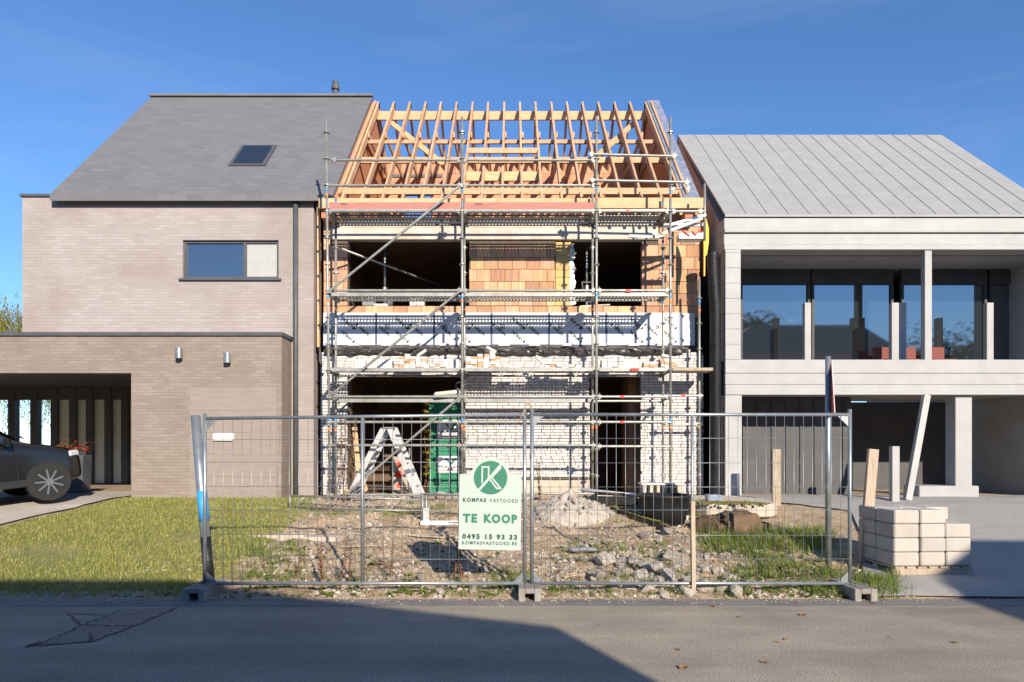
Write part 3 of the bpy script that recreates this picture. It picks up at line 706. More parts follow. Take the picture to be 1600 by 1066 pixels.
# rubbish chute at the right corner: yellow hopper sheet and black hose
ch = thing('rubbish_chute', 'black rubbish hose with yellow hopper sheet hanging at the right house corner', 'chute', loc=(3.95, 13.7, .7))
cinv = Matrix.Translation((-3.95, -13.7, -.7))
def CH(o): o.parent = ch; o.matrix_parent_inverse = cinv; return o
prof = [(3.74, 6.22), (3.79, 6.10), (3.835, 5.92), (3.835, 5.66), (3.80, 5.42), (3.765, 5.38), (3.762, 5.0), (3.74, 5.0), (3.735, 6.0)]
CH(MB().prism(prof, 13.30, 13.36).build('hopper_sheet', M['yellow']))
hz = MB(); pts = [Vector((4.03 - .06 * math.sin(max(0, (z - 4.4)) * 1.2), 13.52, z)) for z in [.75 + k * .17 for k in range(29)]]
for k in range(len(pts) - 1): hz.tube(pts[k], pts[k + 1], .10, 12, .115, cap=False)
CH(hz.build('hose', M['black_rubber'], smooth=True))
tray = thing('tool_tray', 'small white tray with red cables on the scaffold corner', 'tray', loc=(3.4, 13.0, 5.64)); tinv = Matrix.Translation((-3.4, -13.0, -5.64))
tp = MB().span((3.16, 12.92, 5.60), (3.62, 13.12, 5.612)).span((3.16, 12.92, 5.60), (3.62, 12.93, 5.72)).span((3.61, 12.93, 5.60), (3.62, 13.12, 5.74)).span((3.16, 12.93, 5.60), (3.17, 13.12, 5.70)).build('tray_box', M['white']); tp.parent = tray; tp.matrix_parent_inverse = tinv
cb = MB().path([(3.22, 12.91, 5.76), (3.30, 12.905, 5.70), (3.36, 12.91, 5.66)], .012).path([(3.4, 12.91, 5.75), (3.47, 12.90, 5.68), (3.56, 12.91, 5.77), (3.60, 12.93, 5.74)], .012).build('cable', M['mark_red']); cb.parent = tray; cb.matrix_parent_inverse = tinv

# ------------------------------------------------------------------ loose bricks on the lowest deck
lbm = MB().box((0, 0, 0), (.21, .10, .05)).mesh('loose_brick', M['white_brick'], bevel=.003)
tb = MB(); tb.box((0, 0, 0), (.21, .10, .05)); tan_m = tb.mesh('loose_brick', M['tan_brick'], bevel=.003)
hole_m = MB().tube((0, -.052, 0), (0, -.0505, 0), .014, 8).mesh('brick_hole', M['ink'])
ZD = 3.172
PLACE = ['']
def brick_at(x, z, y, orient, tan, tilt=0):
    # orient 0 = stretcher, 1 = end facing the street, 2 = standing on end
    rot = {0: (0, tilt, rnd.uniform(-.05, .05)), 1: (0, tilt, R(90) + rnd.uniform(-.06, .06)), 2: (R(0), R(90) + tilt, rnd.uniform(-.05, .05))}[orient]
    o = put('loose_brick', tan_m if tan else lbm, None, (x, y, z), rot)
    if tan: tag(o, 'tan unglazed brick in the pile ' + PLACE[0], 'brick', 'tan bricks on the scaffold deck')
    else: tag(o, 'white brick in the pile ' + PLACE[0], 'brick', 'white bricks on the scaffold deck')
def stack(x0, x1, h, mode, tanp=.1):
    x = x0
    while x < x1:
        hh = h * rnd.uniform(.75, 1.1)
        if mode == 2:
            brick_at(x + .026, ZD + .105, YK - .17, 2, rnd.random() < tanp); 
            if hh > .3: brick_at(x + .026, ZD + .105 + .211, YK - .17, 2, rnd.random() < tanp)
            x += .053
        else:
            z = ZD + .025; w = .108
            while z < ZD + hh:
                brick_at(x + w / 2 + rnd.uniform(-.006, .006), z, YK - .20 + rnd.uniform(-.02, .02), 1, rnd.random() < tanp); z += .051
            x += w
for (xa, xb, h, mode, t) in ((556, 572, .2, 2, .0), (574, 612, .21, 2, .05), (617, 632, .28, 1, .25), (634, 660, .31, 1, .22), (664, 690, .1, 1, .5), (693, 716, .2, 2, .1), (728, 737, .22, 1, .3), (738, 756, .30, 1, .45), (757, 776, .34, 1, .5),
                            (795, 806, .05, 1, .7), (842, 880, .13, 1, .1), (880, 905, .10, 1, 0), (938, 964, .26, 1, .05), (966, 985, .16, 2, 0), (985, 1003, .16, 2, 0), (1003, 1016, .16, 1, .5), (1018, 1046, .22, 1, .3)):
    PLACE[0] = ('at the left end of the scaffold deck' if xa < 600 else 'left of the second scaffold post on the deck' if xa < 722 else 'right of the second scaffold post on the deck' if xa < 790 else 'low in the middle of the scaffold deck' if xa < 930 else 'in the right scaffold bay, left half' if xa < 1000 else 'at the right end of the scaffold deck')
    stack((xa - 800) / 79.4, (xb - 800) / 79.4, h, mode, t)
PLACE[0] = 'on the scaffold deck, lying tilted on top'
for (x, dz, tilt) in ((768, .40, .5), (843, .20, .8), (1040, .27, .2), (660, .33, -.6)): brick_at((x - 800) / 79.4, ZD + dz, YK - .2, 0, False, tilt)
# ------------------------------------------------------------------ site fence and sale sign
YFN = 7.60
def fence_panel(xl, xr, zb, zt_, label, mids, skew=0.0):
    L = xr - xl
    t = thing('site_fence_panel', label, 'fence', 'mesh fence panels along the road', (0, YFN, .04)); fi = Matrix.Translation((0, -YFN, -.04))
    def P(o): o.parent = t; o.matrix_parent_inverse = fi; return o
    def zo(x): return skew * (xr - x)
    tr = .019
    P(MB().tube((xl, YFN, zt_ + zo(xl)), (xr, YFN, zt_), tr, 10).build('top_rail', M['galv_fence'], smooth=True))
    P(MB().tube((xl, YFN, zb), (xr, YFN, zb), tr, 10).build('bottom_rail', M['galv_fence'], smooth=True))
    for x in (xl, xr): P(MB().tube((x, YFN, .07), (x, YFN, zt_ + .06 + zo(x)), tr + .002, 10).build('post', M['galv_fence'], smooth=True))
    for x in mids: P(MB().tube((x, YFN, zb), (x, YFN, zt_ + zo(x)), tr - .001, 10).build('stiffener', M['galv_fence'], smooth=True))
    for sx, x in ((1, xl), (-1, xr)):
        for z, sz in ((zt_ + zo(x) - .01, -1), (zb + .01, 1)):
            if sx < 0 and sz < 0 and xr < 1: continue
            P(MB().prism([(x, z), (x + sx * .14, z), (x, z + sz * .14)], YFN - .004, YFN + .004).build('corner_plate', M['galv_fence']))
    vm = MB().tube((0, 0, zb), (0, 0, zt_), .0031, 5).mesh('wire', M['galv_fence'], smooth=True)
    n = int(L / .103)
    for k in range(1, n): P(put('wire', vm, None, (xl + L * k / n, YFN - .008 + rnd.uniform(-.004, .004), zo(xl + L * k / n) / 2)))
    hm = MB().tube((xl, 0, 0), (xr, 0, 0), .0027, 5).mesh('wire', M['galv_fence'], smooth=True)
    for z in (.41, .68, .955, 1.22, 1.485, 1.75):
        P(put('wire', hm, None, (0, YFN - .014, z + rnd.uniform(-.006, .006)), (0, rnd.uniform(-.002, .002), 0)))
    return t
fence_panel(-3.42, .14, .142, 2.02, 'wire mesh fence panel carrying the for-sale sign', (-1.667,), -.012)
fence_panel(.222, 3.76, .142, 2.02, 'wire mesh fence panel right of the for-sale sign', (2.005,))
# wooden stake tied to the right panel, rope, feet
o = MB().beam((2.01, YFN - .05, .03), (2.0, YFN - .05, 1.06), .045, .03, (0, 1, 0)).build('wooden_stake', M['old_wood'], bevel=.003)
tag(o, 'thin wooden stake tied to the right fence panel', 'stake')
rp = MB().path([Vector((.14 + .04 * (1 - math.cos(a)), YFN - .01, 2.07 + .07 * math.sin(a))) for a in [math.pi * k / 7 for k in range(8)]], .007)
rp.path([(.14, YFN - .012, 2.07), (.10, YFN - .05, 1.99), (.07, YFN - .05, 1.93)], .006)
M['rope'] = pmat('rope', (.36, .20, .10), (.46, .28, .16), 60, .9)
tag(rp.build('rope', M['rope']), 'short brown rope tied over the two middle fence posts', 'rope')
ft = MB(); ft.box((0, 0, .075), (.24, .62, .15), taper=(.9, .95)); 
def foot(x, y, label):
    t = thing('fence_foot', label, 'fence foot', 'concrete feet of the mesh fence', (x, y, gz(x, y) - .035))
    mb = MB(); mb.box((-.085, 0, .07), (.07, .6, .14)); mb.box((.085, 0, .07), (.07, .6, .14)); mb.box((0, 0, .115), (.10, .598, .055)); mb.box((0, .2, .05), (.10, .15, .078))
    mb.build('block', M['foot_concrete'], t, bevel=.006)
    for dx in (-.05, .05): MB().tube((dx, 0, .143), (dx, 0, .147), .022, 8).build('hole', M['ink'], t)
foot(.19, YFN + .02, 'concrete fence foot under the two middle posts'); foot(3.80, YFN + .02, 'concrete fence foot at the right end of the fence'); foot(-3.42, YFN + .02, 'concrete fence foot at the left end of the fence')

sg = thing('sale_sign', 'pale green TE KOOP for-sale board hung on the mesh fence', 'sign', loc=(-.25, YFN - .035, .52)); sg.rotation_euler = (0, R(.9), R(-2))
W2 = .345
poly = [(-W2, 0), (W2 - .005, 0), (W2, .835), (.20, .835)]
cxx, czz, cr = -.0, .80, .222
a0 = math.atan2(.835 - czz, .218)
poly = [(-W2, 0), (W2, 0), (W2, .835)] + [(cxx + cr * math.cos(a), czz + cr * math.sin(a)) for a in [a0 + (math.pi - 2 * a0) * k / 28 for k in range(29)]] + [(-W2, .835)]
MB().prism(poly, 0, .005).build('board', M['sign_pale'], sg)
ci = [(cxx + .186 * math.cos(a), czz + .186 * math.sin(a)) for a in [2 * math.pi * k / 40 for k in range(40)]]
MB().prism(ci, -.0015, -.0005).build('logo_disc', M['sign_green'], sg)
def sp(u, v): return (cxx + u * .186, czz + v * .186)
lg = MB()
def poly_piece(pts, y): lg.prism([sp(*p) for p in pts], y, y + .0008)
# the long diagonal slash, in the board's own colour
poly_piece([(-.98, -.86), (-.62, -.98), (.90, .72), (.62, .96)], -.0032) if False else None
def bar(a, b, w, y=-.0034):
    a, b = Vector(a), Vector(b); t = (b - a).normalized(); n = Vector((-t.y, t.x)) * w / 2; poly_piece([tuple(a - n), tuple(b - n), tuple(b + n), tuple(a + n)], y)
bar((-.78, -.86), (.66, .84), .15)                       # main slash
bar((-.50, -.34), (-.50, .68), .10, -.0036); bar((-.12, -.02), (-.12, .68), .10, -.0037); bar((-.54, .635), (-.08, .635), .10, -.0038)
bar((.62, .62), (.02, -.02), .11, -.0036)
bar((-.04, -.10), (.40, -.66), .10, -.0039); bar((.06, .02), (.64, -.66), .10, -.0041); bar((.34, -.63), (.66, -.63), .10, -.0043)
lg.build('logo_letter', M['sign_pale'], sg)
dk = MB(); 
for (s, x, z, size, bold, sp_, mk) in (('KOMPAS', -.175, .548, .056, .0026, 1.35, 'sign_dark'), ('VASTGOED', .15, .545, .054, .0006, 1.32, 'sign_dark'),
                                   ('TE', -.222, .342, .124, .0070, 1.24, 'sign_green'), ('KOOP', .118, .342, .124, .0070, 1.24, 'sign_green'), ('0495 15 93 33', .0, .142, .072, .0036, 1.34, 'sign_dark'), ('KOMPASVASTGOED.BE', .0, .072, .050, .0010, 1.30, 'sign_dark')):
    vs, fs = text_mesh(s, size, bold, .0006, sp_)
    wd = max(v.x for v in vs) - min(v.x for v in vs); mx = (max(v.x for v in vs) + min(v.x for v in vs)) / 2
    want = {'KOMPAS': .258, 'VASTGOED': .318, 'TE': .160, 'KOOP': .370, '0495 15 93 33': .610, 'KOMPASVASTGOED.BE': .612}[s]
    k = want / wd
    MB().add([Vector(((v.x - mx) * k + x, v.y - .0014, v.z + z)) for v in vs], fs).build('lettering', M[mk], sg)
for (x, z) in ((-.335, .02), (.335, .03), (.335, .5)): MB().box((x, -.004, z), (.03, .006, .006)).build('cable_tie', M['white'], sg)

# ------------------------------------------------------------------ traffic sign seen edge-on, stakes, tape post
M['sign_red'] = pmat('sign_red', (.42, .09, .07), (.36, .07, .06), 6, .6)
t = thing('traffic_sign', 'traffic sign on a grey steel pole, seen edge-on, behind the right fence panel', 'traffic sign', loc=(4.05, 8.75, gz(4.05, 8.75)), rz=R(70))
ph = 2.75
MB().tube((0, 0, 0), (0, 0, ph), .034, 12).build('pole', M['galv_fence'], t, smooth=True)
tri = [(-.38, 2.0), (.38, 2.0), (0, 2.68)]; MB().prism(tri, -.05, -.042).build('plate', M['white'], t)
MB().prism([(-.40, 1.985), (.40, 1.985), (0, 2.70)], -.042, -.036).build('rim', M['sign_red'], t)
t2 = thing('leaning_post', 'leaning grey post with blue tape at the left fence end', 'post', loc=(-3.42, 7.72, gz(-3.42, 7.72)))
MB().tube((0.0, 0, 0), (-.215, .12, 1.98), .055, 10).build('shaft', M['galv_fence'], t2, smooth=True)
MB().tube((-.075, .04, .78), (-.115, .062, 1.12), .058, 10).build('tape', M['mark_blue'], t2, smooth=True)
MB().tube((.004, 0, .02), (-.06, .034, .60), .058, 10).build('sleeve', M['black_rubber'], t2, smooth=True)
for (x, yt_, yb_, w, lean, lab) in ((1213, 702, 790, .15, 0, 'short pale wooden stake before the grey garage bay'), (1350, 702, 880, .13, -.12, 'leaning pale wooden stake beside the wrapped block pallet')):
    p = ground_for(x, yb_); z = gz(*p); d = p[1]; h = CAM_H + (700 - yt_) / F * d - z
    o = MB().beam((p[0] + lean * 0, d, z - .02), (p[0] - lean, d, z + h), w, .06, (0, 1, 0)).build('wooden_stake', M['old_wood'], bevel=.005); tag(o, lab, 'stake')

# pallet of pale building blocks
p = ground_for(1452, 900); pz = gz(*p)
pal = thing('pallet', 'wooden pallet under the pale blocks beside the road', 'pallet', loc=(p[0], p[1] + .35, pz), rz=R(3))
for y in (-.36, 0, .36): MB().box((0, y, .05), (.98, .09, .09)).build('skid', M['old_wood'], pal)
for k in range(7): MB().box((-.42 + k * .14, 0, .108), (.11, .82, .022)).build('slat', M['old_wood'], pal)
M['pale_block'] = pmat('pale_block', (.44, .405, .36), (.54, .50, .45), 6, .9, bump=.4, vary=.05, c3=(.36, .31, .26), c3_scale=3, c3_amt=.6)
bmz = MB().box((0, 0, 0), (.312, .385, .165)).mesh('pale_block', M['pale_block'], bevel=.014)
for r in range(4):
    for i in range(3):
        for j in range(2):
            if r == 3 and i == 2 and j == 0: continue
            o = put('pale_block', bmz, None, pal.matrix_basis @ Vector((-.325 + i * .325 + rnd.uniform(-.006, .006), -.2 + j * .4, .205 + r * .17)), (0, 0, R(3) + rnd.uniform(-.03, .03)))
            tag(o, '%s %s pale concrete block in the %s layer on the pallet' % (('left', 'middle', 'right')[i], ('front', 'rear')[j], ('bottom', 'second', 'third', 'top')[r]), 'block', 'pale blocks on the pallet')

# ------------------------------------------------------------------ things in and before the openings
YL = 13.28; zl = gz(-2.4, YL) + .01
ld = thing('stepladder', 'white aluminium stepladder standing open before the left doorway', 'ladder', loc=(0, YL, zl)); li = Matrix.Translation((0, -YL, -zl))
def LD(o): o.parent = ld; o.matrix_parent_inverse = li; return o
ax, az = (606 - 800) / F * YL, CAM_H + (668 - 700) / F * -1 * YL
az = CAM_H + (700 - 669) / F * YL
fl, fr_ = (548 - 800) / F * YL, (655 - 800) / F * YL
for dy, wmul in ((-.20, 1.0), (.22, 1.0)):
    LD(MB().beam((ax - .02, YL + dy * .75, az), (fl + (.06 if dy > 0 else 0), YL + dy, zl), .10, .035, (1, 0, .6)).build('stile', M['alu'], bevel=.004)) if False else None
for dy in (-.20, .22):
    s = .75
    for xf in (fl, fr_):
        off = .05 if dy > 0 else 0
        a = Vector((ax + (.055 if xf > ax else -.055) + off, YL + dy * s, az)); b = Vector((xf + off, YL + dy, zl))
        d = (b - a).normalized(); LD(MB().beam(a, b, .028, .105, Vector((1, 0, 0)).cross(d).cross(d) if False else Vector((d.z, 0, -d.x))).build('stile', M['alu'], bevel=.004))
        m1, m2 = a.lerp(b, .60), a.lerp(b, .66)
        LD(MB().beam(m1, m2, .034, .112, Vector((d.z, 0, -d.x))).build('collar', M['plastic_grey']))
for k in range(1, 6):
    q = k / 6
    for xf in (fl, fr_):
        a = Vector((lerp(ax, xf, q), YL - .20 * lerp(.75, 1, q), lerp(az, zl, q))); b = Vector((lerp(ax, xf, q) + .05, YL + .22 * lerp(.75, 1, q), lerp(az, zl, q)))
        LD(MB().beam(a, b, .07, .025).build('step', M['alu']))
LD(MB().box((ax + .025, YL, az + .005), (.20, .40, .03)).build('hinge_cap', M['alu'], bevel=.006))
# green corrugated cabin sheet with two posters inside the left opening
YG = 14.42
gr = thing('green_cabin', 'dark green ribbed site cabin with two white posters in the left doorway', 'cabin', loc=(-1.2, YG, .7)); gi = Matrix.Translation((1.2, -YG, -.7))
def G(o): o.parent = gr; o.matrix_parent_inverse = gi; return o
cs = MB(); z = .705; k = 0
while z < 2.75:
    d = .022 if k % 2 else 0; cs.span((-1.72, YG + d, z), (-.55, YG + .9, z + .048)); z += .049; k += 1
G(cs.build('ribbed_wall', M['green_sheet']))
G(MB().span((-1.76, YG - .012, .70), (-1.66, YG + .92, 2.78)).build('corner_post', M['green_sheet'], bevel=.01))
for (z0, z1) in ((1.86, 2.24), (1.13, 1.48)):
    o = G(MB().span((-1.58, YG - .012, z0), (-1.0, YG - .004, z1)).build('poster', M['white']))
    tx = MB(); vs, fs = text_mesh('Wim Verhu', .105, .0015, .0006); c = Vector((-1.30, YG - .0135, z0 + .12)); tx.add([v + c for v in vs], fs); x_ = tx.build('lettering', M['ink']); x_.parent = o
    tx = MB()
    for q_ in range(9): tx.box((-1.52 + q_ * .052, YG - .0135, z0 + .045), (.04, .001, .022))      # the red line under the name cannot be read in the photograph
    x_ = tx.build('print_line', M['red_text']); x_.parent = o; stuff(x_)
    zz = z0 + .19
    lgm = MB().prism([(-1.42, zz + .13), (-1.35, zz + .11), (-1.29, zz + .01), (-1.23, zz + .11), (-1.16, zz + .13), (-1.26, zz - .02), (-1.32, zz - .02)], YG - .0145, YG - .0135); x_ = lgm.build('logo_mark', M['green_sheet']); x_.parent = o
# site clutter inside
def simple(name, mb, mat, label, cat, group=None, **k): return tag(mb.build(name, M[mat], **k), label, cat, group)
simple('plank', MB().beam((-3.30, 14.30, 1.55), (-3.02, 14.0, 2.38 - .3), .09, .025), 'pine', 'split yellow plank leaning in the left doorway', 'plank') if False else None
simple('plank', MB().beam((-3.10, 13.98, .72), (-3.30, 14.25, 2.25), .10, .025, (0, 1, 0)), 'pine', 'pale plank leaning at the left side of the left doorway', 'plank')
simple('plank', MB().beam((-2.98, 14.05, .72), (-3.28, 14.22, 1.5), .08, .025, (0, 1, 0)), 'rafter', 'short reddish plank leaning at the left side of the left doorway', 'plank')
cab = thing('equipment_box', 'brown upright box with red round marks behind the stepladder', 'box', loc=(-2.33, 14.35, .70))
MB().box((0, 0, .42), (.30, .3, .70)).build('casing', M['old_wood'], cab, bevel=.01)
for z, r in ((.62, .05), (.40, .08), (.17, .05)): MB().tube((-.02, -.158, z), (-.02, -.151, z), r, 14).build('round_mark', M['mark_red'], cab)
for x in (-.18, .18): MB().tube((x, -.02, 0), (x, -.02, .95), .02, 8).build('side_rail', M['galv'], cab, smooth=True)
MB().box((-.02, -.16, .83), (.06, .02, .12)).build('switch', M['mark_blue'], cab)
pr = thing('steel_prop', 'blue-grey adjustable steel prop in the left upper window', 'prop', 'steel props on the upper floor', (-2.72, 14.6, 3.53))
MB().tube((0, 0, 0), (0, 0, 1.5), .03, 10).build('outer_tube', M['galv_fence'], pr, smooth=True); MB().tube((0, 0, 1.5), (0, 0, 2.54), .024, 10).build('inner_tube', M['galv_fence'], pr, smooth=True); MB().tube((0, 0, 1.45), (0, 0, 1.55), .05, 10).build('collar', M['galv'], pr); MB().box((0, 0, .006), (.13, .13, .01)).build('base_plate', M['galv'], pr)
pr2 = thing('steel_prop', 'grey adjustable steel prop in the right upper window', 'prop', 'steel props on the upper floor', (1.58, 14.45, 3.53))
MB().tube((0, 0, 0), (0, 0, 1.5), .03, 10).build('outer_tube', M['galv_fence'], pr2, smooth=True); MB().tube((0, 0, 1.5), (0, 0, 2.54), .024, 10).build('inner_tube', M['galv_fence'], pr2, smooth=True); MB().tube((0, 0, 1.45), (0, 0, 1.55), .05, 10).build('collar', M['galv'], pr2); MB().box((0, 0, .006), (.13, .13, .01)).build('base_plate', M['galv'], pr2)
MB().path([(-.1, -.03, 1.62), (.12, -.03, 1.62), (.14, -.03, 1.42), (-.08, -.03, 1.42), (-.1, -.03, 1.62)], .012).build('pin_handle', M['galv'], pr2)
b0 = thing('mortar_bucket', 'dark grey bucket on the left upper window sill', 'bucket', loc=(-2.56, 14.22, 4.59)); MB().tube((0, 0, 0), (0, 0, .15), .075, 14, .09).build('shell', M['plastic_grey'], b0, smooth=True); MB().path([Vector((.088 * math.cos(a), -.05, .14 + .05 * math.sin(a))) for a in [math.pi * k / 6 for k in range(7)]], .004).build('bail', M['galv'], b0)
M['tub_grey'] = pmat('tub_grey', (.22, .23, .24), (.30, .31, .32), 12, .8, bump=.3)
simple('mortar_tub', MB().box((-2.98, 14.22, 4.69), (.24, .2, .2), taper=(1.12, 1.1)), 'tub_grey', 'grey square tub on the left upper window sill', 'tub', bevel=.01)
for (x, n) in ((-1.98, 3), ):
    for i in range(4):
        for k in range(3):
            o = put('sill_brick', lbm, None, (-2.08 + i * .075, 14.2, 4.618 + k * .052), (0, 0, R(90) + rnd.uniform(-.05, .05)), (.8, .68, 1)); tag(o, 'white brick stacked on the left upper window sill', 'brick', 'white bricks on the upper window sill')
simple('plaster_bag', MB().box((-2.72, 14.2, 4.61), (.30, .16, .05)), 'white', 'flat white bag on the left upper window sill', 'bag', bevel=.018)
simple('board', MB().box((1.72, 14.2, 4.60), (.62, .14, .025), Matrix.Rotation(R(-3), 3, 'Y')), 'concrete', 'narrow grey board on the right upper window sill', 'board')
# hose coil and bag on the lower deck
simple('cement_bag', MB().box((-1.25, 13.25, 2.70), (.52, .22, .10), Matrix.Rotation(R(-6), 3, 'Y')), 'concrete', 'half-empty pale bag lying on the scaffold below the brick deck', 'bag', bevel=.035)
hk = MB().path([Vector((-1.02 + .075 * math.cos(a), 13.3, 2.86 + .075 * math.sin(a))) for a in [2 * math.pi * k / 14 for k in range(15)]], .012); simple('hose_coil', hk, 'plastic_grey', 'small grey hose coil standing on the pale bag', 'hose')
# ------------------------------------------------------------------ rubble, heap, tub, stump, barriers
def rock_mesh(seed, mat, flat=.75, sub=2, rough=.28):
    bm = bmesh.new(); bmesh.ops.create_icosphere(bm, subdivisions=sub, radius=1); r_ = random.Random(seed * 13 + 5)
    planes = [(Vector((r_.gauss(0, 1), r_.gauss(0, 1), r_.gauss(0, 1))).normalized(), r_.uniform(.45, .78)) for _ in range(11)]
    for v in bm.verts:
        p = v.co.copy(); cells = noise.cell_vector(p * 1.3 + Vector((seed * 3.1, 0, 0)))
        d = 1 + rough * noise.noise(p * 1.1 + Vector((seed * 7.3, 1, 2))) + .16 * noise.noise(p * 2.7 + Vector((seed, 5, seed))) + .08 * noise.noise(p * 6 + Vector((seed, 9, 1)))
        q = p * d
        for ax_, lim in planes:
            e = q.dot(ax_)
            if e > lim: q -= ax_ * (e - lim) * .97
        q += p * (.035 * noise.noise(p * 5 + Vector((seed, 2, 2))))
        v.co = Vector((q.x, q.y, q.z * flat))
    me = bpy.data.meshes.new('rubble_lump'); bm.to_mesh(me); bm.free(); me.materials.append(mat); return me
rocks = [rock_mesh(k, M['rubble'], rnd.uniform(.6, .95)) for k in range(12)]
def rock(X, Y, s, label=None, group=None, sink=.25):
    me = rocks[rnd.randrange(len(rocks))]
    o = put('rubble_lump', me, None, (X, Y, gz(X, Y) + s * (.5 - sink)), (rnd.uniform(-.3, .3), rnd.uniform(-.3, .3), rnd.uniform(0, 6)), (s * rnd.uniform(.85, 1.3), s * rnd.uniform(.8, 1.1), s * rnd.uniform(.8, 1.05)))
    tag(o, label or 'pale concrete rubble lump lying on the soil behind the fence', 'rubble', group or 'rubble lumps on the plot'); return o
spots = [(945, 882, .15), (972, 900, .13), (930, 900, .11), (1000, 905, .10), (1022, 894, .15), (1043, 905, .13), (990, 880, .12), (958, 920, .10), (1012, 925, .12), (985, 920, .08), (1048, 872, .14), (1072, 866, .09), (1050, 895, .09),
         (1065, 880, .10), (1100, 920, .16), (1128, 922, .15), (1100, 890, .11), (1122, 898, .12), (1085, 902, .09), (1140, 905, .10), (1064, 882, .08), (1095, 872, .07), (1180, 862, .07), (1210, 868, .08), (1240, 876, .08), (1160, 880, .05), (1236, 870, .09),
         (1010, 838, .10), (1045, 835, .12), (1030, 842, .08), (994, 858, .06), (930, 846, .07), (945, 852, .06), (962, 862, .06), (880, 852, .06), (905, 842, .05), (870, 905, .07), (885, 893, .06), (900, 915, .07), (848, 888, .06), (1075, 930, .10),
         (1038, 932, .08), (1150, 930, .10), (1120, 833, .10), (1100, 840, .07), (610, 905, .07), (660, 905, .10), (640, 893, .05), (575, 878, .04), (500, 850, .07), (530, 842, .06), (548, 838, .06), (478, 838, .06), (685, 925, .06), (705, 915, .07), (690, 930, .05), (640, 858, .035), (740, 925, .07), (755, 905, .06),
         (835, 860, .05), (1062, 852, .05), (1015, 862, .05), (975, 868, .06), (1110, 858, .05), (1135, 866, .06), (910, 870, .05), (892, 878, .05), (1005, 885, .09), (1075, 912, .09), (940, 908, .10), (1030, 915, .09)]
for (x, y, s) in spots:
    X, Y = ground_for(x, y); rock(X, Y, s * 1.08, ('large ' if s > .105 else 'small ' if s < .065 else '') + 'pale rubble lump ' + ('in front of the ' if y > 912 else 'behind the ') + ('left fence panel, left of its middle tube' if x < 566 else 'left fence panel, near the sign' if x < 720 else 'for-sale sign' if x < 860 else 'right fence panel, left of the wooden stake' if x < 1060 else 'right fence panel, next to the wooden stake' if x < 1145 else 'right fence panel, in the tall grass'))
for k in range(46):
    x, y = rnd.uniform(915, 1105), rnd.uniform(866, 914); X, Y = ground_for(x, y)
    rock(X, Y, rnd.uniform(.035, .085), 'small broken rubble piece in the rubble strip behind the right fence panel', 'broken pieces in the rubble strip')
o = put('rubble_lump', rocks[2], None, (*ground_for(912, 862), gz(*ground_for(912, 862)) + .05), (0, 0, .2), (.22, .14, .09)); o.data = o.data.copy(); o.data.materials[0] = M['tub_grey']; tag(o, 'dark grey slab of broken tarmac behind the right fence panel', 'rubble')
# countless pebbles and crumbs
pb = MB(); P0 = [Vector(v) for v in ((1, 0, -.3), (-.5, .87, -.3), (-.5, -.87, -.3), (.55, .5, .55), (-.6, .2, .6), (.1, -.6, .6))]
F0 = [(0, 1, 3), (1, 4, 3), (1, 2, 4), (2, 5, 4), (2, 0, 5), (0, 3, 5), (3, 4, 5), (0, 2, 1)]
for k in range(19000):
    X = rnd.uniform(-4.6, 4.5); Y = 7.5 + 5.3 * rnd.random() ** 1.3
    dens = .35 + .9 * fbm(X * .9, Y * .9, 4.4, 3)
    if X > .2 and Y < 9.5: dens += .25
    if rnd.random() > dens: continue
    s = .006 + .042 * rnd.random() ** 5; a = rnd.uniform(0, 6.3); ca, sa = math.cos(a) * s, math.sin(a) * s; z = gz(X, Y)
    pb.add([(X + p.x * ca - p.y * sa * rnd.uniform(.7, 1.2), Y + p.x * sa + p.y * ca, z + p.z * s * .9) for p in P0], F0)
cl_ = MB()
for k in range(11000):
    X = rnd.uniform(-4.4, 4.3); Y = 7.5 + 5.3 * rnd.random() ** 1.2
    if rnd.random() > .45 + .9 * fbm(X * 1.1, Y * 1.1, 9.4, 3): continue
    s = .008 + .03 * rnd.random() ** 3; a = rnd.uniform(0, 6.3); ca, sa = math.cos(a) * s, math.sin(a) * s * .7; z = gz(X, Y)
    cl_.add([(X + p.x * ca * 1.5 - p.y * sa, Y + p.x * sa + p.y * ca, z + p.z * s * .7) for p in P0], F0)
stuff(cl_.build('soil_clods', M['clod']), 'dark crumbs of soil and rotten wood strewn over the plot', 'soil')
for k in range(2600):
    X = rnd.uniform(-9, 8); Y = 7.43 + rnd.gauss(0, .12); z = .004 if Y < 7.43 else gz(X, Y)
    if Y < 7.12: z = 0.0
    if fbm(X * .8, 3, 1, 3) + rnd.uniform(-.5, .5) < -.1: continue
    s = .004 + .012 * rnd.random() ** 3; a = rnd.uniform(0, 6.3); ca, sa = math.cos(a) * s, math.sin(a) * s
    pb.add([(X + p.x * ca - p.y * sa, Y + p.x * sa + p.y * ca, z + p.z * s * .6 + s * .15) for p in P0], F0)
stuff(pb.build('gravel', M['rubble']), 'pale pebbles and mortar crumbs strewn over the soil', 'gravel')
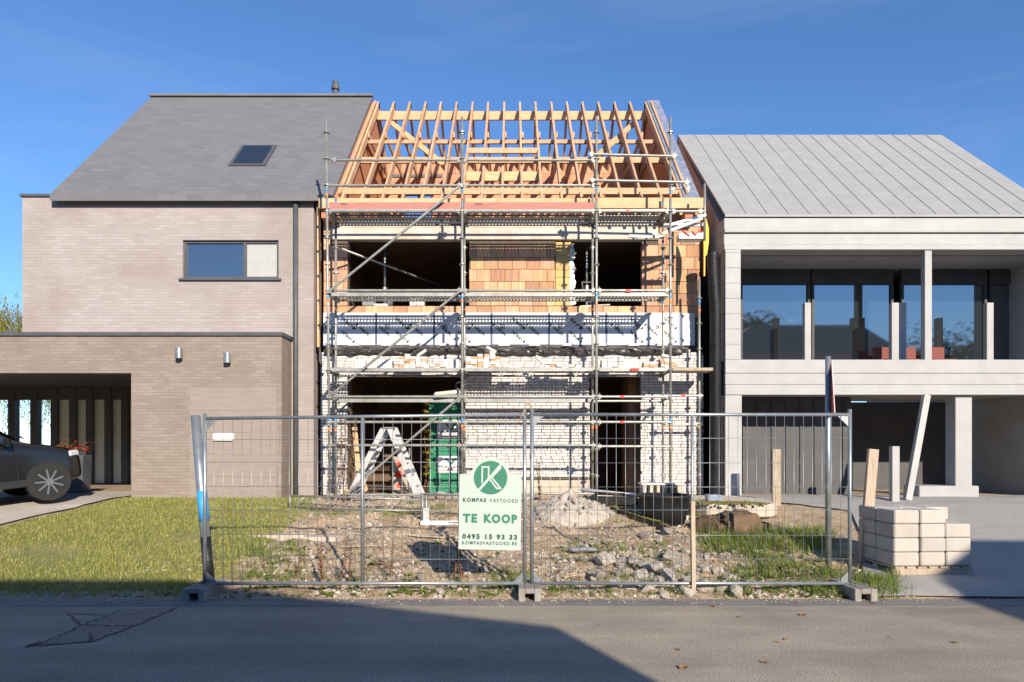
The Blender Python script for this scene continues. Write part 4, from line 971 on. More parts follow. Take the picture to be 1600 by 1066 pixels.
# heap of pale sand and plaster rubble
hx, hy = (893 - 800) / F * 11.8, 11.7
hm = MB(); n = 70; L = 1.9
for j in range(n + 1):
    for i in range(n + 1):
        x, y = (i / n - .5) * L, (j / n - .5) * 1.5; r = math.hypot(x / .78, y / .62); h = max(0, 1 - r) 
        zz = .40 * h ** 1.0 * (1 + .35 * fbm(x * 2.5, y * 2.5, 7)) + .07 * fbm(x * 7, y * 7, 1) * smooth01(h * 3) + .05 * smooth01(h * 4)
        hm.v.append((hx + x, hy + y, gz(hx + x, hy + y) - .03 + zz))
hm.f = [(j * (n + 1) + i, j * (n + 1) + i + 1, (j + 1) * (n + 1) + i + 1, (j + 1) * (n + 1) + i) for j in range(n) for i in range(n)]
hp_ = thing('rubble_heap', 'heap of pale plaster rubble and sand before the brick pier', 'heap', loc=(hx, hy, gz(hx, hy))); hinv = Matrix.Translation((-hx, -hy, -gz(hx, hy)))
q = hm.build('mound', M['sand'], smooth=True); q.parent = hp_; q.matrix_parent_inverse = hinv
def heap_z(x, y):
    r = math.hypot(x / .78, y / .62); h = max(0, 1 - r); return gz(hx + x, hy + y) - .03 + .40 * h * (1 + .35 * fbm(x * 2.5, y * 2.5, 7)) + .05 * smooth01(h * 4)
for k in range(110):
    a = rnd.uniform(0, 6.28); r = rnd.random() ** .7; x, y = .95 * r * math.cos(a), .7 * r * math.sin(a); s = rnd.uniform(.02, .07) * (1.7 if k < 8 else 1)
    q = put('lump', rocks[k % 12], None, (hx + x, hy + y, heap_z(x, y) + s * .25), (rnd.random(), rnd.random(), rnd.random() * 6), (s, s * .9, s * .9)); q.parent = hp_; q.matrix_parent_inverse = hinv
# black mortar tub, mossy timber, black beam
tX, tY = (1038 - 800) / F * 11.2, 11.2; tz = gz(tX, tY)
tub = thing('mortar_tub', 'large black plastic mortar tub before the right doorway', 'tub', loc=(tX, tY, tz))
n = 28; rings = [(.30, .34, .0), (.37, .40, .22), (.40, .44, .42), (.43, .46, .44), (.43, .46, .47), (.39, .42, .47), (.36, .39, .20), (.28, .32, .03)]
tm = MB()
for (rx, ry, z) in rings: tm.v += [(rx * math.copysign(abs(math.cos(a)) ** .7, math.cos(a)), ry * math.copysign(abs(math.sin(a)) ** .7, math.sin(a)), z) for a in [2 * math.pi * k / n for k in range(n)]]
for j in range(len(rings) - 1): tm.f += [(j * n + k, j * n + (k + 1) % n, (j + 1) * n + (k + 1) % n, (j + 1) * n + k) for k in range(n)]
tm.f.append(tuple(range(n))[::-1]); tm.f.append(tuple((len(rings) - 1) * n + k for k in range(n)))
tm.build('shell', M['black_rubber'], tub, smooth=True)
MB().tube((-.44, 0, .40), (-.47, 0, .40), .04, 8).build('grip', M['black_rubber'], tub)
MB().box((.30, -.31, .12), (.03, .01, .06)).build('sticker', M['white'], tub)
def ptz(x, y, d, lift=0): q = at(x, y, d); return Vector((q.x, d, gz(q.x, d) + lift))
mt = thing('mossy_beam', 'dark old beam with moss along its top before the tub', 'beam', loc=ptz(1000, 825, 11.2))
a, b = Vector((1.75, 11.9, gz(1.75, 11.9) + .06)), Vector((2.42, 10.55, gz(2.42, 10.55) + .05)); mi = Matrix.Translation(-Vector(mt.location))
q = MB().beam(a, b, .10, .11).build('timber', M['stump'], bevel=.01); q.parent = mt; q.matrix_parent_inverse = mi
ms = MB()
for k in range(520):
    t_ = rnd.random(); c = a.lerp(b, t_) + Vector((rnd.uniform(-.07, .05), rnd.uniform(-.05, .05), .06)); s = rnd.uniform(.008, .018); ms.add([c + Vector(v) * s for v in P0], F0)
q = ms.build('moss', M['moss']); q.parent = mt; q.matrix_parent_inverse = mi; stuff(q)
simple('black_beam', MB().beam((1.2, 12.35, gz(1.2, 12.35) + .10), (2.25, 12.2, gz(2.2, 12.2) + .10), .12, .16), 'black_rubber', 'black plastic-wrapped beam lying before the right doorway', 'beam', bevel=.015)
simple('plank', MB().beam((1.35, 12.75, gz(1.5, 12.7) + .05), (2.5, 12.62, gz(2.5, 12.6) + .10), .22, .05), 'pine', 'thick pale plank lying before the right doorway', 'plank', bevel=.006)
simple('drain_pipe', MB().tube((1.3, 12.95, .86), (2.75, 12.7, .72), .035, 12), 'alu', 'grey plastic pipe lying before the right doorway', 'pipe', smooth=True)
simple('scaffold_tube', MB().tube((1.55, 12.8, .80), (2.1, 12.7, .78), .03, 12), 'black_rubber', 'short black tube lying under the grey plastic pipe', 'tube', smooth=True)
# scrap heap of boxes and foil beside the tub
sc = thing('plastic_crate', 'grey slatted plastic crate behind the black tub', 'crate', loc=(2.62, 12.1, gz(2.62, 12.1)))
for k in range(6): MB().box((-.30 + k * .12, 0, .33), (.05, .34, .26)).build('slat', M['concrete'], sc)
MB().box((0, 0, .475), (.72, .38, .03)).build('rim', M['alu'], sc); MB().box((0, 0, .10), (.70, .36, .2)).build('base', M['tub_grey'], sc)
# concrete slab with broken edge at the right, moss on it
sl = thing('concrete_slab', 'cracked pale concrete slab with moss at the right plot edge', 'slab', loc=(3.6, 12, .6)); si = Matrix.Translation((-3.6, -12, -.6))
pts = [(2.75, 13.5), (2.85, 12.4), (3.05, 11.7), (3.25, 11.35), (3.6, 11.35), (4.0, 11.25), (4.3, 11.3), (4.5, 11.6), (4.6, 12.2), (4.62, 13.5)]
q = MB().prism(pts, .50, .715, 'xy').build('slab_body', M['cement'], bevel=.02); q.parent = sl; q.matrix_parent_inverse = si
ms = MB()
for k in range(700):
    c0 = rnd.choice(((3.55, 11.5), (3.3, 11.6), (3.7, 11.5), (4.0, 11.45), (2.95, 12.2)))
    x, y = c0[0] + rnd.gauss(0, .13), c0[1] + rnd.gauss(0, .13); s = rnd.uniform(.012, .035); ms.add([Vector((x, y, .722)) + Vector(v) * s for v in P0], F0)
q = ms.build('moss', M['moss']); q.parent = sl; q.matrix_parent_inverse = si; stuff(q)
simple('box', MB().box((3.55, 12.05, .775), (.24, .2, .11)), 'mark_pale' if False else 'foil', 'small pale blue box on the concrete slab', 'box', bevel=.006)
# tree stump chunk
st = thing('tree_stump', 'split dark brown tree stump lying on its side beside the slab', 'stump', loc=(3.5, 10.65, gz(3.5, 10.65)))
def log(c, r, l, az_, seed, sq=.72):
    mb = MB(); n = 34; m = 8
    for j in range(m):
        for k in range(n):
            a = 2 * math.pi * k / n; rr = r * (1 + .10 * math.sin(a * 9 + seed + j) * noise.noise(Vector((a * 2, seed, 0))) + .26 * noise.noise(Vector((math.cos(a) * 1.5 + seed, math.sin(a) * 1.5, j * .5))) + .20 * noise.noise(Vector((math.cos(a) * 5, math.sin(a) * 5, seed + j * .6))))
            v = Vector((rr * math.cos(a), (j / (m - 1) - .5) * l + .05 * noise.noise(Vector((a, seed, 1))), rr * math.sin(a) * sq))
            mb.v.append(tuple(Matrix.Rotation(az_, 3, 'Z') @ v + Vector(c)))
        if j: mb.f += [((j - 1) * n + k, (j - 1) * n + (k + 1) % n, j * n + (k + 1) % n, j * n + k) for k in range(n)]
    mb.f += [tuple(range(n))[::-1], tuple((m - 1) * n + k for k in range(n))]
    return mb
bk_ = log((.02, 0, .17), .33, .42, .25, 3.0, .60).build('trunk', M['stump'], st)
bk_.data.materials.append(M['stump_cut'])
for pgn in bk_.data.polygons:
    if len(pgn.vertices) > 5: pgn.material_index = 1
log((-.42, .05, .14), .20, .40, -.5, 8.0, .8).build('root', M['stump'], st)
log((.36, .02, .10), .12, .3, .9, 5.0, .9).build('root', M['stump'], st)
log((-.16, .02, .13), .18, .38, .1, 11.0, 1.0).build('root', M['stump'], st)
# steel barriers lying / standing low at the left
def barrier(name, label, p, q, h, nb, base=False, z0=0.05, mesh_h=None):
    p, q = Vector(p), Vector(q); t = thing(name, label, 'barrier', None, tuple(p)); d = q - p; r = .016
    MB().tube((0, 0, h), d + Vector((0, 0, h)), r, 8).build('top_rail', M['galv'], t, smooth=True); MB().tube((0, 0, z0), d + Vector((0, 0, z0)), r, 8).build('bottom_rail', M['galv'], t, smooth=True)
    for e in (Vector((0, 0, 0)), d): MB().tube(e, e + Vector((0, 0, h + .02)), r * 1.2, 8).build('end_post', M['galv'], t, smooth=True)
    bm_ = MB().tube((0, 0, z0), (0, 0, h), .006, 6).mesh('bar', M['galv'], smooth=True)
    for k in range(1, nb): put('bar', bm_, t, d * (k / nb))
    return t
tb_ = barrier('steel_barrier', 'long low galvanised barrier lying before the left doorway', (-3.95, 12.15, gz(-3.9, 12.1)), (-1.50, 11.85, gz(-1.5, 11.8)), .25, 24)
for k in range(7):
    x = -3.95 + .33 * k; MB().tube((.06 + .3 * k, -.03 - .02 * k, .03), (.30 + .3 * k, -.03 - .03 * k, .25), .011, 6).build('lattice_bar', M['galv'], tb_, smooth=True)
tb_ = barrier('steel_barrier', 'short galvanised gate frame standing behind the for-sale sign', (-1.46, 11.15, gz(-1.46, 11.15)), (-.30, 11.05, gz(-.3, 11.05)), .50, 6)
MB().span((-.03, -.05, .0), (1.2, .02, .07)).build('base_channel', M['white'], tb_); MB().box((.06, -.02, .15), (.10, .05, .26)).build('foot_bracket', M['alu'], tb_, bevel=.005)
MB().tube((0.06, 0, 0), (.06, 0, .5), .016, 8).build('second_post', M['galv'], tb_, smooth=True)
MB().tube((0, .02, .42), (1.16, -.08, .42), .013, 8).build('middle_rail', M['galv'], tb_, smooth=True)
# pale kerb slabs at the left and rubble by the doorway
for (xa, xb, Y, w, h, lab) in ((-4.05, -3.15, 10.35, .30, .13, 'long pale kerb slab half sunk in the soil at left'), (-3.1, -2.62, 10.15, .26, .12, 'short pale kerb slab half sunk in the soil, next to the long one')):
    z = gz((xa + xb) / 2, Y); simple('kerb_slab', MB().span((xa, Y, z - .06), (xb, Y + w, z + h - .06)), 'cement', lab, 'slab', bevel=.015)
for (x, y, d, s) in ((555, 775, 13.4, .14), (640, 780, 13.35, .10), (590, 783, 13.3, .10), (690, 772, 13.5, .16), (702, 775, 13.45, .10), (575, 780, 13.3, .12), (615, 783, 13.3, .10), (627, 778, 13.4, .11), (735, 790, 13.1, .12), (820, 790, 12.9, .10), (840, 778, 13.2, .12)):
    rock((x - 800) / F * d, d, s, 'pale rubble lump lying along the foot of the house wall', 'rubble lumps along the house wall')
simple('cloth_scrap', MB().box(at(545, 768, 13.2), (.16, .2, .06)), 'yellow', 'yellow cloth scrap lying left of the stepladder', 'cloth', bevel=.02)

# ------------------------------------------------------------------ grass, weeds
M['grass'] = leaf_mat('grass', (.10, .17, .028), (.32, .37, .08), trans=.35)
M['lawn_blade'] = leaf_mat('lawn_blade', (.26, .285, .065), (.48, .46, .15), trans=.35)
M['dry'] = leaf_mat('dry_grass', (.34, .27, .13), (.46, .38, .20), trans=.25)
M['dead_stalk'] = leaf_mat('dead_stalk', (.16, .075, .035), (.27, .14, .07), trans=.1)
M['weed'] = leaf_mat('weed_leaf', (.11, .18, .03), (.24, .28, .06), trans=.35)
M['yellow_leaf'] = leaf_mat('yellow_leaf', (.40, .34, .05), (.55, .48, .10), trans=.35)
def blade(mb, X, Y, z, h, w, lean, a, seg=3):
    dx, dy = math.cos(a), math.sin(a); vs = []
    for k in range(seg + 1):
        t = k / seg; ww = w * (1 - t ** 1.6) / 2; bx = X + dx * lean * h * t * t; by = Y + dy * lean * h * t * t; bz = z + h * (t - .28 * lean * t * t)
        if k == seg: vs.append((bx, by, bz))
        else: vs += [(bx - dy * ww, by + dx * ww, bz), (bx + dy * ww, by - dx * ww, bz)]
    fs = [(2 * k, 2 * k + 1, 2 * k + 3, 2 * k + 2) for k in range(seg - 1)] + [(2 * seg - 2, 2 * seg - 1, 2 * seg)]
    mb.add(vs, fs)
gm, dm_ = MB(), MB()
def tuft(mb, X, Y, n, sp, h, w=.007, lean=.7):
    for _ in range(n):
        x, y = X + rnd.gauss(0, sp), Y + rnd.gauss(0, sp)
        if y < 7.44: y = 7.44 + rnd.random() * .1
        blade(mb, x, y, gz(x, y) - .005, h * (.25 + 1.15 * rnd.random() ** 1.6), w * rnd.uniform(.7, 1.3), lean * rnd.uniform(.2, 1.4), rnd.uniform(0, 6.28))
def region(mb, x0, x1, y0, y1, count, n, sp, h, w=.007, lean=.7, thr=-1):
    for _ in range(count):
        X, Y = ground_for(rnd.uniform(x0, x1), rnd.uniform(y0, y1))
        if fbm(X * 1.6, Y * 1.6, 2.2, 3) > thr: tuft(mb, X, Y, n, sp, h, w, lean)
region(gm, 1100, 1290, 830, 862, 170, 24, .09, .19, .009, 1.0)             # lush band at the right
region(gm, 1150, 1310, 872, 905, 80, 20, .09, .18, .011, 1.3, -.1)
region(gm, 1130, 1320, 905, 934, 80, 16, .08, .15, .010, 1.4, -.15)
region(gm, 1330, 1400, 905, 936, 40, 22, .06, .20, .010, .9)
region(gm, 1060, 1330, 860, 936, 60, 12, .05, .12, .006, .8, -.05)
region(gm, 0, 330, 900, 930, 70, 12, .07, .10, .006, 1.0, -.1)
region(gm, 0, 420, 790, 900, 60, 10, .06, .11, .006, 1.0, -.05)
region(gm, 860, 1100, 838, 930, 70, 8, .06, .08, .006, 1.0, -.05)
region(gm, 880, 1060, 845, 880, 34, 16, .05, .13, .007, .7)
region(gm, 840, 1080, 905, 934, 70, 12, .05, .09, .006, .8)
region(gm, 770, 830, 895, 925, 34, 20, .05, .14, .008, .8)
region(gm, 380, 800, 920, 936, 60, 10, .05, .06, .005, .8, -.1)
region(gm, 430, 800, 890, 915, 36, 9, .04, .08, .005, .8, -.05)
region(gm, 385, 470, 845, 905, 80, 22, .06, .11, .006, .7)
region(gm, 480, 640, 795, 806, 60, 18, .07, .09, .006, .6)
region(gm, 640, 720, 790, 802, 30, 18, .06, .08, .006, .6)
region(gm, 930, 1050, 812, 834, 40, 12, .05, .07, .006, .6)
region(gm, 1080, 1110, 800, 835, 24, 14, .04, .16, .008, .6)
region(dm_, 380, 900, 900, 936, 150, 9, .05, .12, .004, 1.0, -.1)
region(dm_, 1080, 1330, 835, 905, 60, 10, .06, .22, .004, 1.2)
region(dm_, 860, 1330, 895, 936, 60, 9, .05, .14, .004, 1.1, -.1)
region(dm_, 420, 700, 800, 815, 90, 10, .08, .06, .004, 1.0)
region(dm_, 430, 1060, 815, 910, 190, 8, .07, .07, .004, 1.3, -.05)
region(dm_, 520, 720, 830, 890, 40, 8, .06, .06, .004, 1.0, 0)
stuff(gm.build('grass', M['grass']), 'green grass and weeds growing in tufts over the plot', 'grass')
# broad-leaved weeds in rosettes
wdm = MB()
for (x0, x1, y0, y1, n_) in ((1150, 1330, 868, 934, 110), (860, 1080, 850, 930, 70), (380, 800, 895, 934, 110), (430, 800, 840, 900, 40), (1090, 1200, 835, 870, 20), (640, 700, 785, 800, 10), (390, 470, 850, 905, 26)):
    for _ in range(n_):
        X, Y = ground_for(rnd.uniform(x0, x1), rnd.uniform(y0, y1)); z = gz(X, Y); s0 = rnd.uniform(.03, .11)
        for k in range(rnd.randrange(5, 11)):
            a = rnd.uniform(0, 6.28); l = s0 * rnd.uniform(.6, 1.2); up = rnd.uniform(.15, .9); d_ = Vector((math.cos(a), math.sin(a), up)).normalized() * l; sd_ = Vector((-math.sin(a), math.cos(a), 0)) * l * .2; p = Vector((X, Y, z))
            m_ = p + d_ * .55 + Vector((0, 0, .01)); e = p + d_ + Vector((0, 0, -l * .25)); wdm.add([p, m_ + sd_, e, m_ - sd_], [(0, 1, 2, 3)])
stuff(wdm.build('weeds', M['weed']), 'low broad-leaved weeds spread over the plot', 'weeds')
# scraps: brick bits, splintered battens, twigs
for (x, y, k_) in ((822, 893, 0), (876, 838, 0), (1078, 868, 0), (642, 893, 0), (858, 872, 0), (1118, 875, 0)):
    X, Y = ground_for(x, y); o = put('brick_fragment', rocks[rnd.randrange(12)], None, (X, Y, gz(X, Y) + .012), (rnd.random(), rnd.random(), rnd.random() * 6), (.045, .035, .03)); o.data = o.data.copy(); o.data.materials[0] = M['tan_brick']; tag(o, 'small orange brick fragment on the soil ' + {822: 'beside the middle fence posts', 876: 'below the rubble heap', 1078: 'behind the wooden stake', 642: 'left of the for-sale sign', 858: 'right of the middle fence posts', 1118: 'right of the wooden stake'}[x], 'brick fragment', 'brick fragments on the plot')
for (x, y, L_, a, lab) in ((560, 856, .5, .3, 'thin weathered batten lying left of the fence middle tube'), (668, 838, .6, -.25, 'thin weathered batten lying above the sign shadow'), (905, 900, .45, .5, 'thin weathered batten lying right of the middle fence posts'), (970, 846, .5, -.1, 'thin weathered batten lying below the mossy beam'), (455, 868, .55, .15, 'thin weathered batten lying at the lawn edge')):
    X, Y = ground_for(x, y); z = gz(X, Y) + .018; dx_, dy_ = math.cos(a) * L_ / 2, math.sin(a) * L_ / 2
    simple('batten', MB().beam((X - dx_, Y - dy_, gz(X - dx_, Y - dy_) + .02), (X + dx_, Y + dy_, gz(X + dx_, Y + dy_) + .02), .035, .02), 'old_wood', lab, 'batten')
stuff(dm_.build('dry_grass', M['dry']), 'straw-coloured dry grass along the road edge', 'grass')
lw = MB()
for k in range(52000):
    X = rnd.uniform(-10.6, -3.55); Y = rnd.uniform(7.5, 13.25)
    px_, py_ = 800 + F * X / Y, 700 + F * (CAM_H - base_z(Y)) / Y
    lim = interp([(-260, 866), (-40, 836), (40, 816), (120, 798), (205, 776)], px_)
    if px_ < 205 and py_ < lim: continue
    if px_ > 520 - (py_ - 765) * .9 - 8 and rnd.random() < .93: continue
    if fbm(X * .9, Y * .9, 6, 3) + rnd.uniform(-.4, .5) < -.36: continue
    blade(lw, X, Y, gz(X, Y) - .004, rnd.uniform(.035, .095), .013, rnd.uniform(.2, 1), rnd.uniform(0, 6.28), 2)
stuff(lw.build('lawn_grass', M['lawn_blade']), 'short yellowish lawn before the brick neighbour house', 'grass')
def dry_weed(x, y, h, label, d=None, green=False, n=1):
    X, Y = ground_for(x, y) if d is None else ((x - 800) / F * d, d); z = gz(X, Y)
    t = thing('dry_weed', label, 'weed', 'dead weeds along the fence', (X, Y, z)); st_ = MB(); lf = MB()
    for s in range(n):
        pts = [Vector((rnd.uniform(-.03, .03), rnd.uniform(-.03, .03), 0))]; dr = Vector((rnd.uniform(-.12, .12), rnd.uniform(-.1, .1), 1)); m = 9
        for k in range(m): pts.append(pts[-1] + (dr + Vector((rnd.uniform(-.1, .1), rnd.uniform(-.1, .1), 0))) * h / m)
        for k in range(m): st_.tube(pts[k], pts[k + 1], .0075 * (1 - .6 * k / m), 5)
        for k in range(int(h * 150)):
            i = rnd.randrange(2, m); p = pts[i].lerp(pts[i + 1] if i < m else pts[i], rnd.random()); a = rnd.uniform(0, 6.28); l = rnd.uniform(.02, .055); dz = rnd.uniform(-.03, .015)
            e = p + Vector((math.cos(a) * l, math.sin(a) * l, dz)); sd_ = Vector((-math.sin(a), math.cos(a), .3)) * l * .3
            lf.add([p, p.lerp(e, .5) + sd_, e, p.lerp(e, .5) - sd_], [(0, 1, 2, 3)])
    st_.build('stalk', M['dead_stalk'], t); lf.build('leaves', M['weed'] if green else M['dead_stalk'], t); return t
for (x, y, h, lab) in ((497, 912, .50, 'tallest-left of the brown dead weeds rooted at the left fence panel'), (504, 915, .42, 'brown dead weed beside the leftmost dead weed'), (533, 912, .50, 'brown dead weed midway in the left fence panel, thick stalk'), (547, 915, .52, 'brown dead weed just left of the fence stiffener tube'),
                       (606, 905, .45, 'single thin brown weed right of the fence stiffener tube'), (708, 908, .62, 'brown dead weed at the left edge of the for-sale sign'), (724, 908, .45, 'brown dead weed under the for-sale sign'), (463, 905, .35, 'short brown dead weed left of all others')):
    dry_weed(x, y, h, lab)
dry_weed(536, 780, 1.55, 'tall dead brown vine standing before the left brick edge', 12.7, n=3)
dry_weed(524, 780, 1.2, 'dead brown vine against the left scaffold standards', 12.75, n=2)
dry_weed(844, 792, .75, 'thin green weed growing at the grey plinth', 12.9, True, 2)
iv = thing('yellow_vine', 'yellow-leaved plant growing up beside the green cabin', 'plant', loc=(-1.82, 14.36, .70)); sm_, lm_ = MB(), MB()
for s in range(4):
    pts = [Vector((rnd.uniform(-.05, .05), rnd.uniform(-.05, .05), 0))]
    for k in range(14): pts.append(pts[-1] + Vector((rnd.uniform(-.03, .03), rnd.uniform(-.03, .03), .145)))
    sm_.path(pts, .006, 5)
    for k in range(130):
        i = rnd.randrange(3, 14); p = pts[i]; a = rnd.uniform(0, 6.28); l = rnd.uniform(.05, .10); e = p + Vector((math.cos(a) * l, math.sin(a) * l, rnd.uniform(-.06, .02))); s_ = Vector((-math.sin(a), math.cos(a), .2)) * l * .35
        lm_.add([p, p.lerp(e, .5) + s_, e, p.lerp(e, .5) - s_], [(0, 1, 2, 3)])
sm_.build('stem', M['dead_stalk'], iv); lm_.build('leaves', M['yellow_leaf'], iv)
# ------------------------------------------------------------------ left neighbour: grey-brown brick house with carport
M['nb_brick'] = bricks_mat('neighbour_brick', (.355, .308, .292), (.41, .362, .345), (.35, .305, .29), .21, .062, .012, noise_c=(.27, .222, .196))
M['nb_brick_low'] = bricks_mat('garage_brick', (.255, .205, .175), (.31, .26, .225), (.24, .20, .17), .21, .062, .012, noise_c=(.20, .155, .125))
M['door_brown'] = pmat('door_brown', (.27, .225, .195), (.315, .265, .235), 3, .7, bump=.1, stretch=(1, 1, 6))
M['slate'] = bricks_mat('slate_roof', (.155, .15, .155), (.185, .18, .185), (.12, .117, .12), .30, .125, .008, .6, (.165, .16, .165), .3)
M['dark_trim'] = pmat('dark_trim', (.07, .075, .085), (.10, .105, .115), 4, .5)
M['glass'] = pmat('window_glass', (.02, .025, .03), rough=.03, spec=.5); M['glass'].node_tree.nodes['Principled BSDF'].inputs['IOR'].default_value = 3.0
M['blind'] = pmat('roller_blind', (.40, .40, .375), (.45, .45, .425), 3, .8)
M['frost'] = pmat('frosted_pane', (.70, .78, .66), rough=.6)
nb = thing('brick_house', 'grey-brown brick house with slate roof and carport left of the building site', 'house', loc=(-7, 13.9, .66)); ni = Matrix.Translation((7, -13.9, -.66))
def N(o, p=None):
    o.parent = p or nb
    if p is None: o.matrix_parent_inverse = ni
    return o
XL, XR, YN, YG2 = -9.97, -4.04, 13.9, 13.3; ZT = 6.76
w = MB()     # facade with window opening
wx0, wx1, wz0, wz1 = (285 - 800) / 76.8, (435 - 800) / 76.8, 1.65 + (700 - 435) / 76.8, 1.65 + (700 - 375) / 76.8
for (a, b, c, d) in ((XL, wx0, .4, ZT), (wx0, wx1, .4, wz0), (wx0, wx1, wz1, ZT), (wx1, XR, .4, ZT)):
    if c < 1 and a < -7.4 and b <= wx0 + .1: w.span((a, YN, 3.6), (b, YN + .3, d)); continue
    w.span((a, YN, c), (b, YN + .3, d))
N(w.build('front_wall', M['nb_brick']))
N(MB().span((XL, YN + .3, 3.6), (XL + .3, 21.4, ZT)).build('side_wall', M['nb_brick'])); N(MB().span((XR - .3, YN + .3, .4), (XR, 21.4, ZT)).build('side_wall', M['nb_brick'])); N(MB().span((XL, 21.4, .4), (XR, 21.7, ZT)).build('rear_wall', M['nb_brick']))
N(MB().span((XL + .3, YN + .31, 3.5), (XR - .3, 21.4, 3.6)).build('floor_slab', M['dark_room']))
N(MB().span((XL - .03, YN - .04, ZT), (XR, YN + .34, ZT + .05)).build('eaves_trim', M['dark_trim']))
rv = -9.30; z_e, z_r = 6.80, 10.70
prof = [(YE - .02, z_e - .05), (YR, z_r), (YE2, z_e - .05), (YE2, z_e - .15), (YR, z_r - .16), (YE - .02, z_e - .18)]
rf = N(MB().prism(prof, rv, -3.60, 'yz').build('roof', M['slate']))
sl2 = (z_r - z_e + .05) / (YR - YE)
N(MB().beam((rv - .02, YR, z_r + .02), (-3.59, YR, z_r + .02), .16, .05).build('ridge_cap', M['slate']), rf)
N(MB().prism([(YE + .1, 6.7), (YR, z_r - .2), (YE2 - .1, 6.7)], rv + .02, rv + .2, 'yz').build('gable', M['nb_brick'])); N(MB().span((rv, YE, 6.70), (XR, YE2, 6.76)).build('attic_floor', M['dark_room']))
# skylight
def on_roof(x, y): # pixel -> point on the left roof plane
    k = (700 - y) / F; d = (z_e - .05 - sl2 * YE - CAM_H) / (k - sl2); return Vector(((x - 800) / F * d, d, CAM_H + k * d))
c4 = [on_roof(*p) for p in ((362, 257), (418, 257), (430, 233), (374, 233))]
sk = N(MB().beam(c4[0].lerp(c4[1], .0) * .5 + c4[3] * .5, c4[1] * .5 + c4[2] * .5, 1.05, .09, (0, -sl2, 1)).build('skylight', M['dark_trim']), rf)
nrm = Vector((0, -sl2, 1)).normalized(); ce = (c4[0] + c4[1] + c4[2] + c4[3]) / 4; wv = (c4[1] - c4[0]).length / 2
N(MB().beam(ce + nrm * .055 - Vector((wv - .07, 0, 0)), ce + nrm * .055 + Vector((wv - .07, 0, 0)), .90, .01, nrm).build('pane', M['glass']), rf)
# flue pipe
cpos = at(524, 150, 17.9)
fl_ = N(MB().tube((cpos.x, 17.9, z_r - .4), (cpos.x, 17.9, z_r + .34), .07, 12).tube((cpos.x, 17.9, z_r + .34), (cpos.x, 17.9, z_r + .42), .105, 12).tube((cpos.x, 17.9, z_r + .42), (cpos.x, 17.9, z_r + .56), .085, 12, .075).build('flue', M['dark_trim'], smooth=False))
# upper window
wf = N(MB().span((wx0, YN + .05, wz0), (wx1, YN + .13, wz0 + .05)).span((wx0, YN + .05, wz1 - .05), (wx1, YN + .13, wz1)).span((wx0, YN + .05, wz0 + .05), (wx0 + .05, YN + .13, wz1 - .05)).span((wx1 - .05, YN + .05, wz0 + .05), (wx1, YN + .13, wz1 - .05)).span((lerp(wx0, wx1, .64) - .03, YN + .05, wz0 + .05), (lerp(wx0, wx1, .64) + .03, YN + .13, wz1 - .05)).build('window', M['dark_trim']))
N(MB().span((wx0 + .05, YN + .09, wz0 + .05), (lerp(wx0, wx1, .64) - .03, YN + .10, wz1 - .05)).build('pane', M['glass']), wf); N(MB().span((lerp(wx0, wx1, .64) + .03, YN + .085, wz0 + .05), (wx1 - .05, YN + .095, wz1 - .05)).build('blind', M['blind']), wf)
N(MB().span((wx0 - .06, YN - .05, wz0 - .045), (wx1 + .06, YN + .1, wz0 - .005)).build('sill', M['dark_trim']), wf)
dx = (463 - 800) / 76.8; N(MB().tube((dx, YN - .05, .7), (dx, YN - .05, ZT - .02), .05, 10).build('downpipe', M['dark_trim'], smooth=True))
# garage block with carport
gx1 = (440 - 800) / 80.2; gx0 = (205 - 800) / 80.2; zt2 = 1.65 + (700 - 525) / 80.2; zo2 = 1.65 + (700 - 583) / 80.2
N(MB().span((gx0, YG2, .4), (gx1, YN - .003, zt2)).build('garage_wall', M['nb_brick_low'])); N(MB().span((-16.5, YG2, zo2), (gx0, YG2 + .35, zt2)).build('carport_beam', M['nb_brick_low']))
N(MB().span((-16.55, YG2 - .04, zt2), (gx1 + .03, YN - .003, zt2 + .07)).build('roof_trim', M['dark_trim'])); N(MB().span((-16.5, YG2 + .35, 3.3), (gx0, 18.6, 3.5)).build('carport_roof', M['dark_trim']))
N(MB().span((gx0 - .0, YN + .31, .66), (gx0 + .25, 18.6, 3.29)).build('carport_side', M['dark_trim'])); N(MB().span((-16.5, YN, .4), (-16.2, 18.6, 3.29)).build('carport_side', M['nb_brick']))
for k, xx in enumerate([-15.6, -14.9, -14.2, -13.5, -12.9, -12.35, -11.85, -11.4, -10.9, -10.45, -10.0, -9.55, -9.1, -8.6]):
    N(MB().span((xx - .09, 18.4, .66), (xx + .09, 18.6, 3.29)).build('rear_post', M['dark_trim']))
    if 4 < k < 12: N(MB().span((xx + .1, 18.49, .70), (xx + .36, 18.505, 2.95)).build('frosted_pane', M['frost']))
N(MB().span((-16.2, 18.42, 2.95), (gx0, 18.58, 3.29)).build('rear_header', M['dark_trim'])); N(MB().span((-16.2, 18.42, .5), (gx0, 18.58, .70)).build('rear_kerb', M['dark_trim']))
for (x, y) in ((283, 553), (358, 560)):
    p = at(x, y, YG2); l = N(MB().tube((p.x, YG2 - .10, p.z - .10), (p.x, YG2 - .10, p.z + .10), .065, 12).box((p.x, YG2 - .03, p.z), (.05, .06, .07)).build('wall_lamp', M['galv_fence']))
gd = N(MB().span((at(297, 0, YG2).x, YG2 - .012, .66), (at(432, 0, YG2).x, YG2 - .002, 1.65 + (700 - 606) / 80.2)).build('garage_door', M['door_brown']))
for k in range(1, 5): z_ = lerp(.66, 2.82, k / 5); N(MB().span((at(297, 0, YG2).x + .01, YG2 - .016, z_ - .006), (at(432, 0, YG2).x - .01, YG2 - .0125, z_ + .006)).build('door_groove', M['nb_brick_low']), gd)
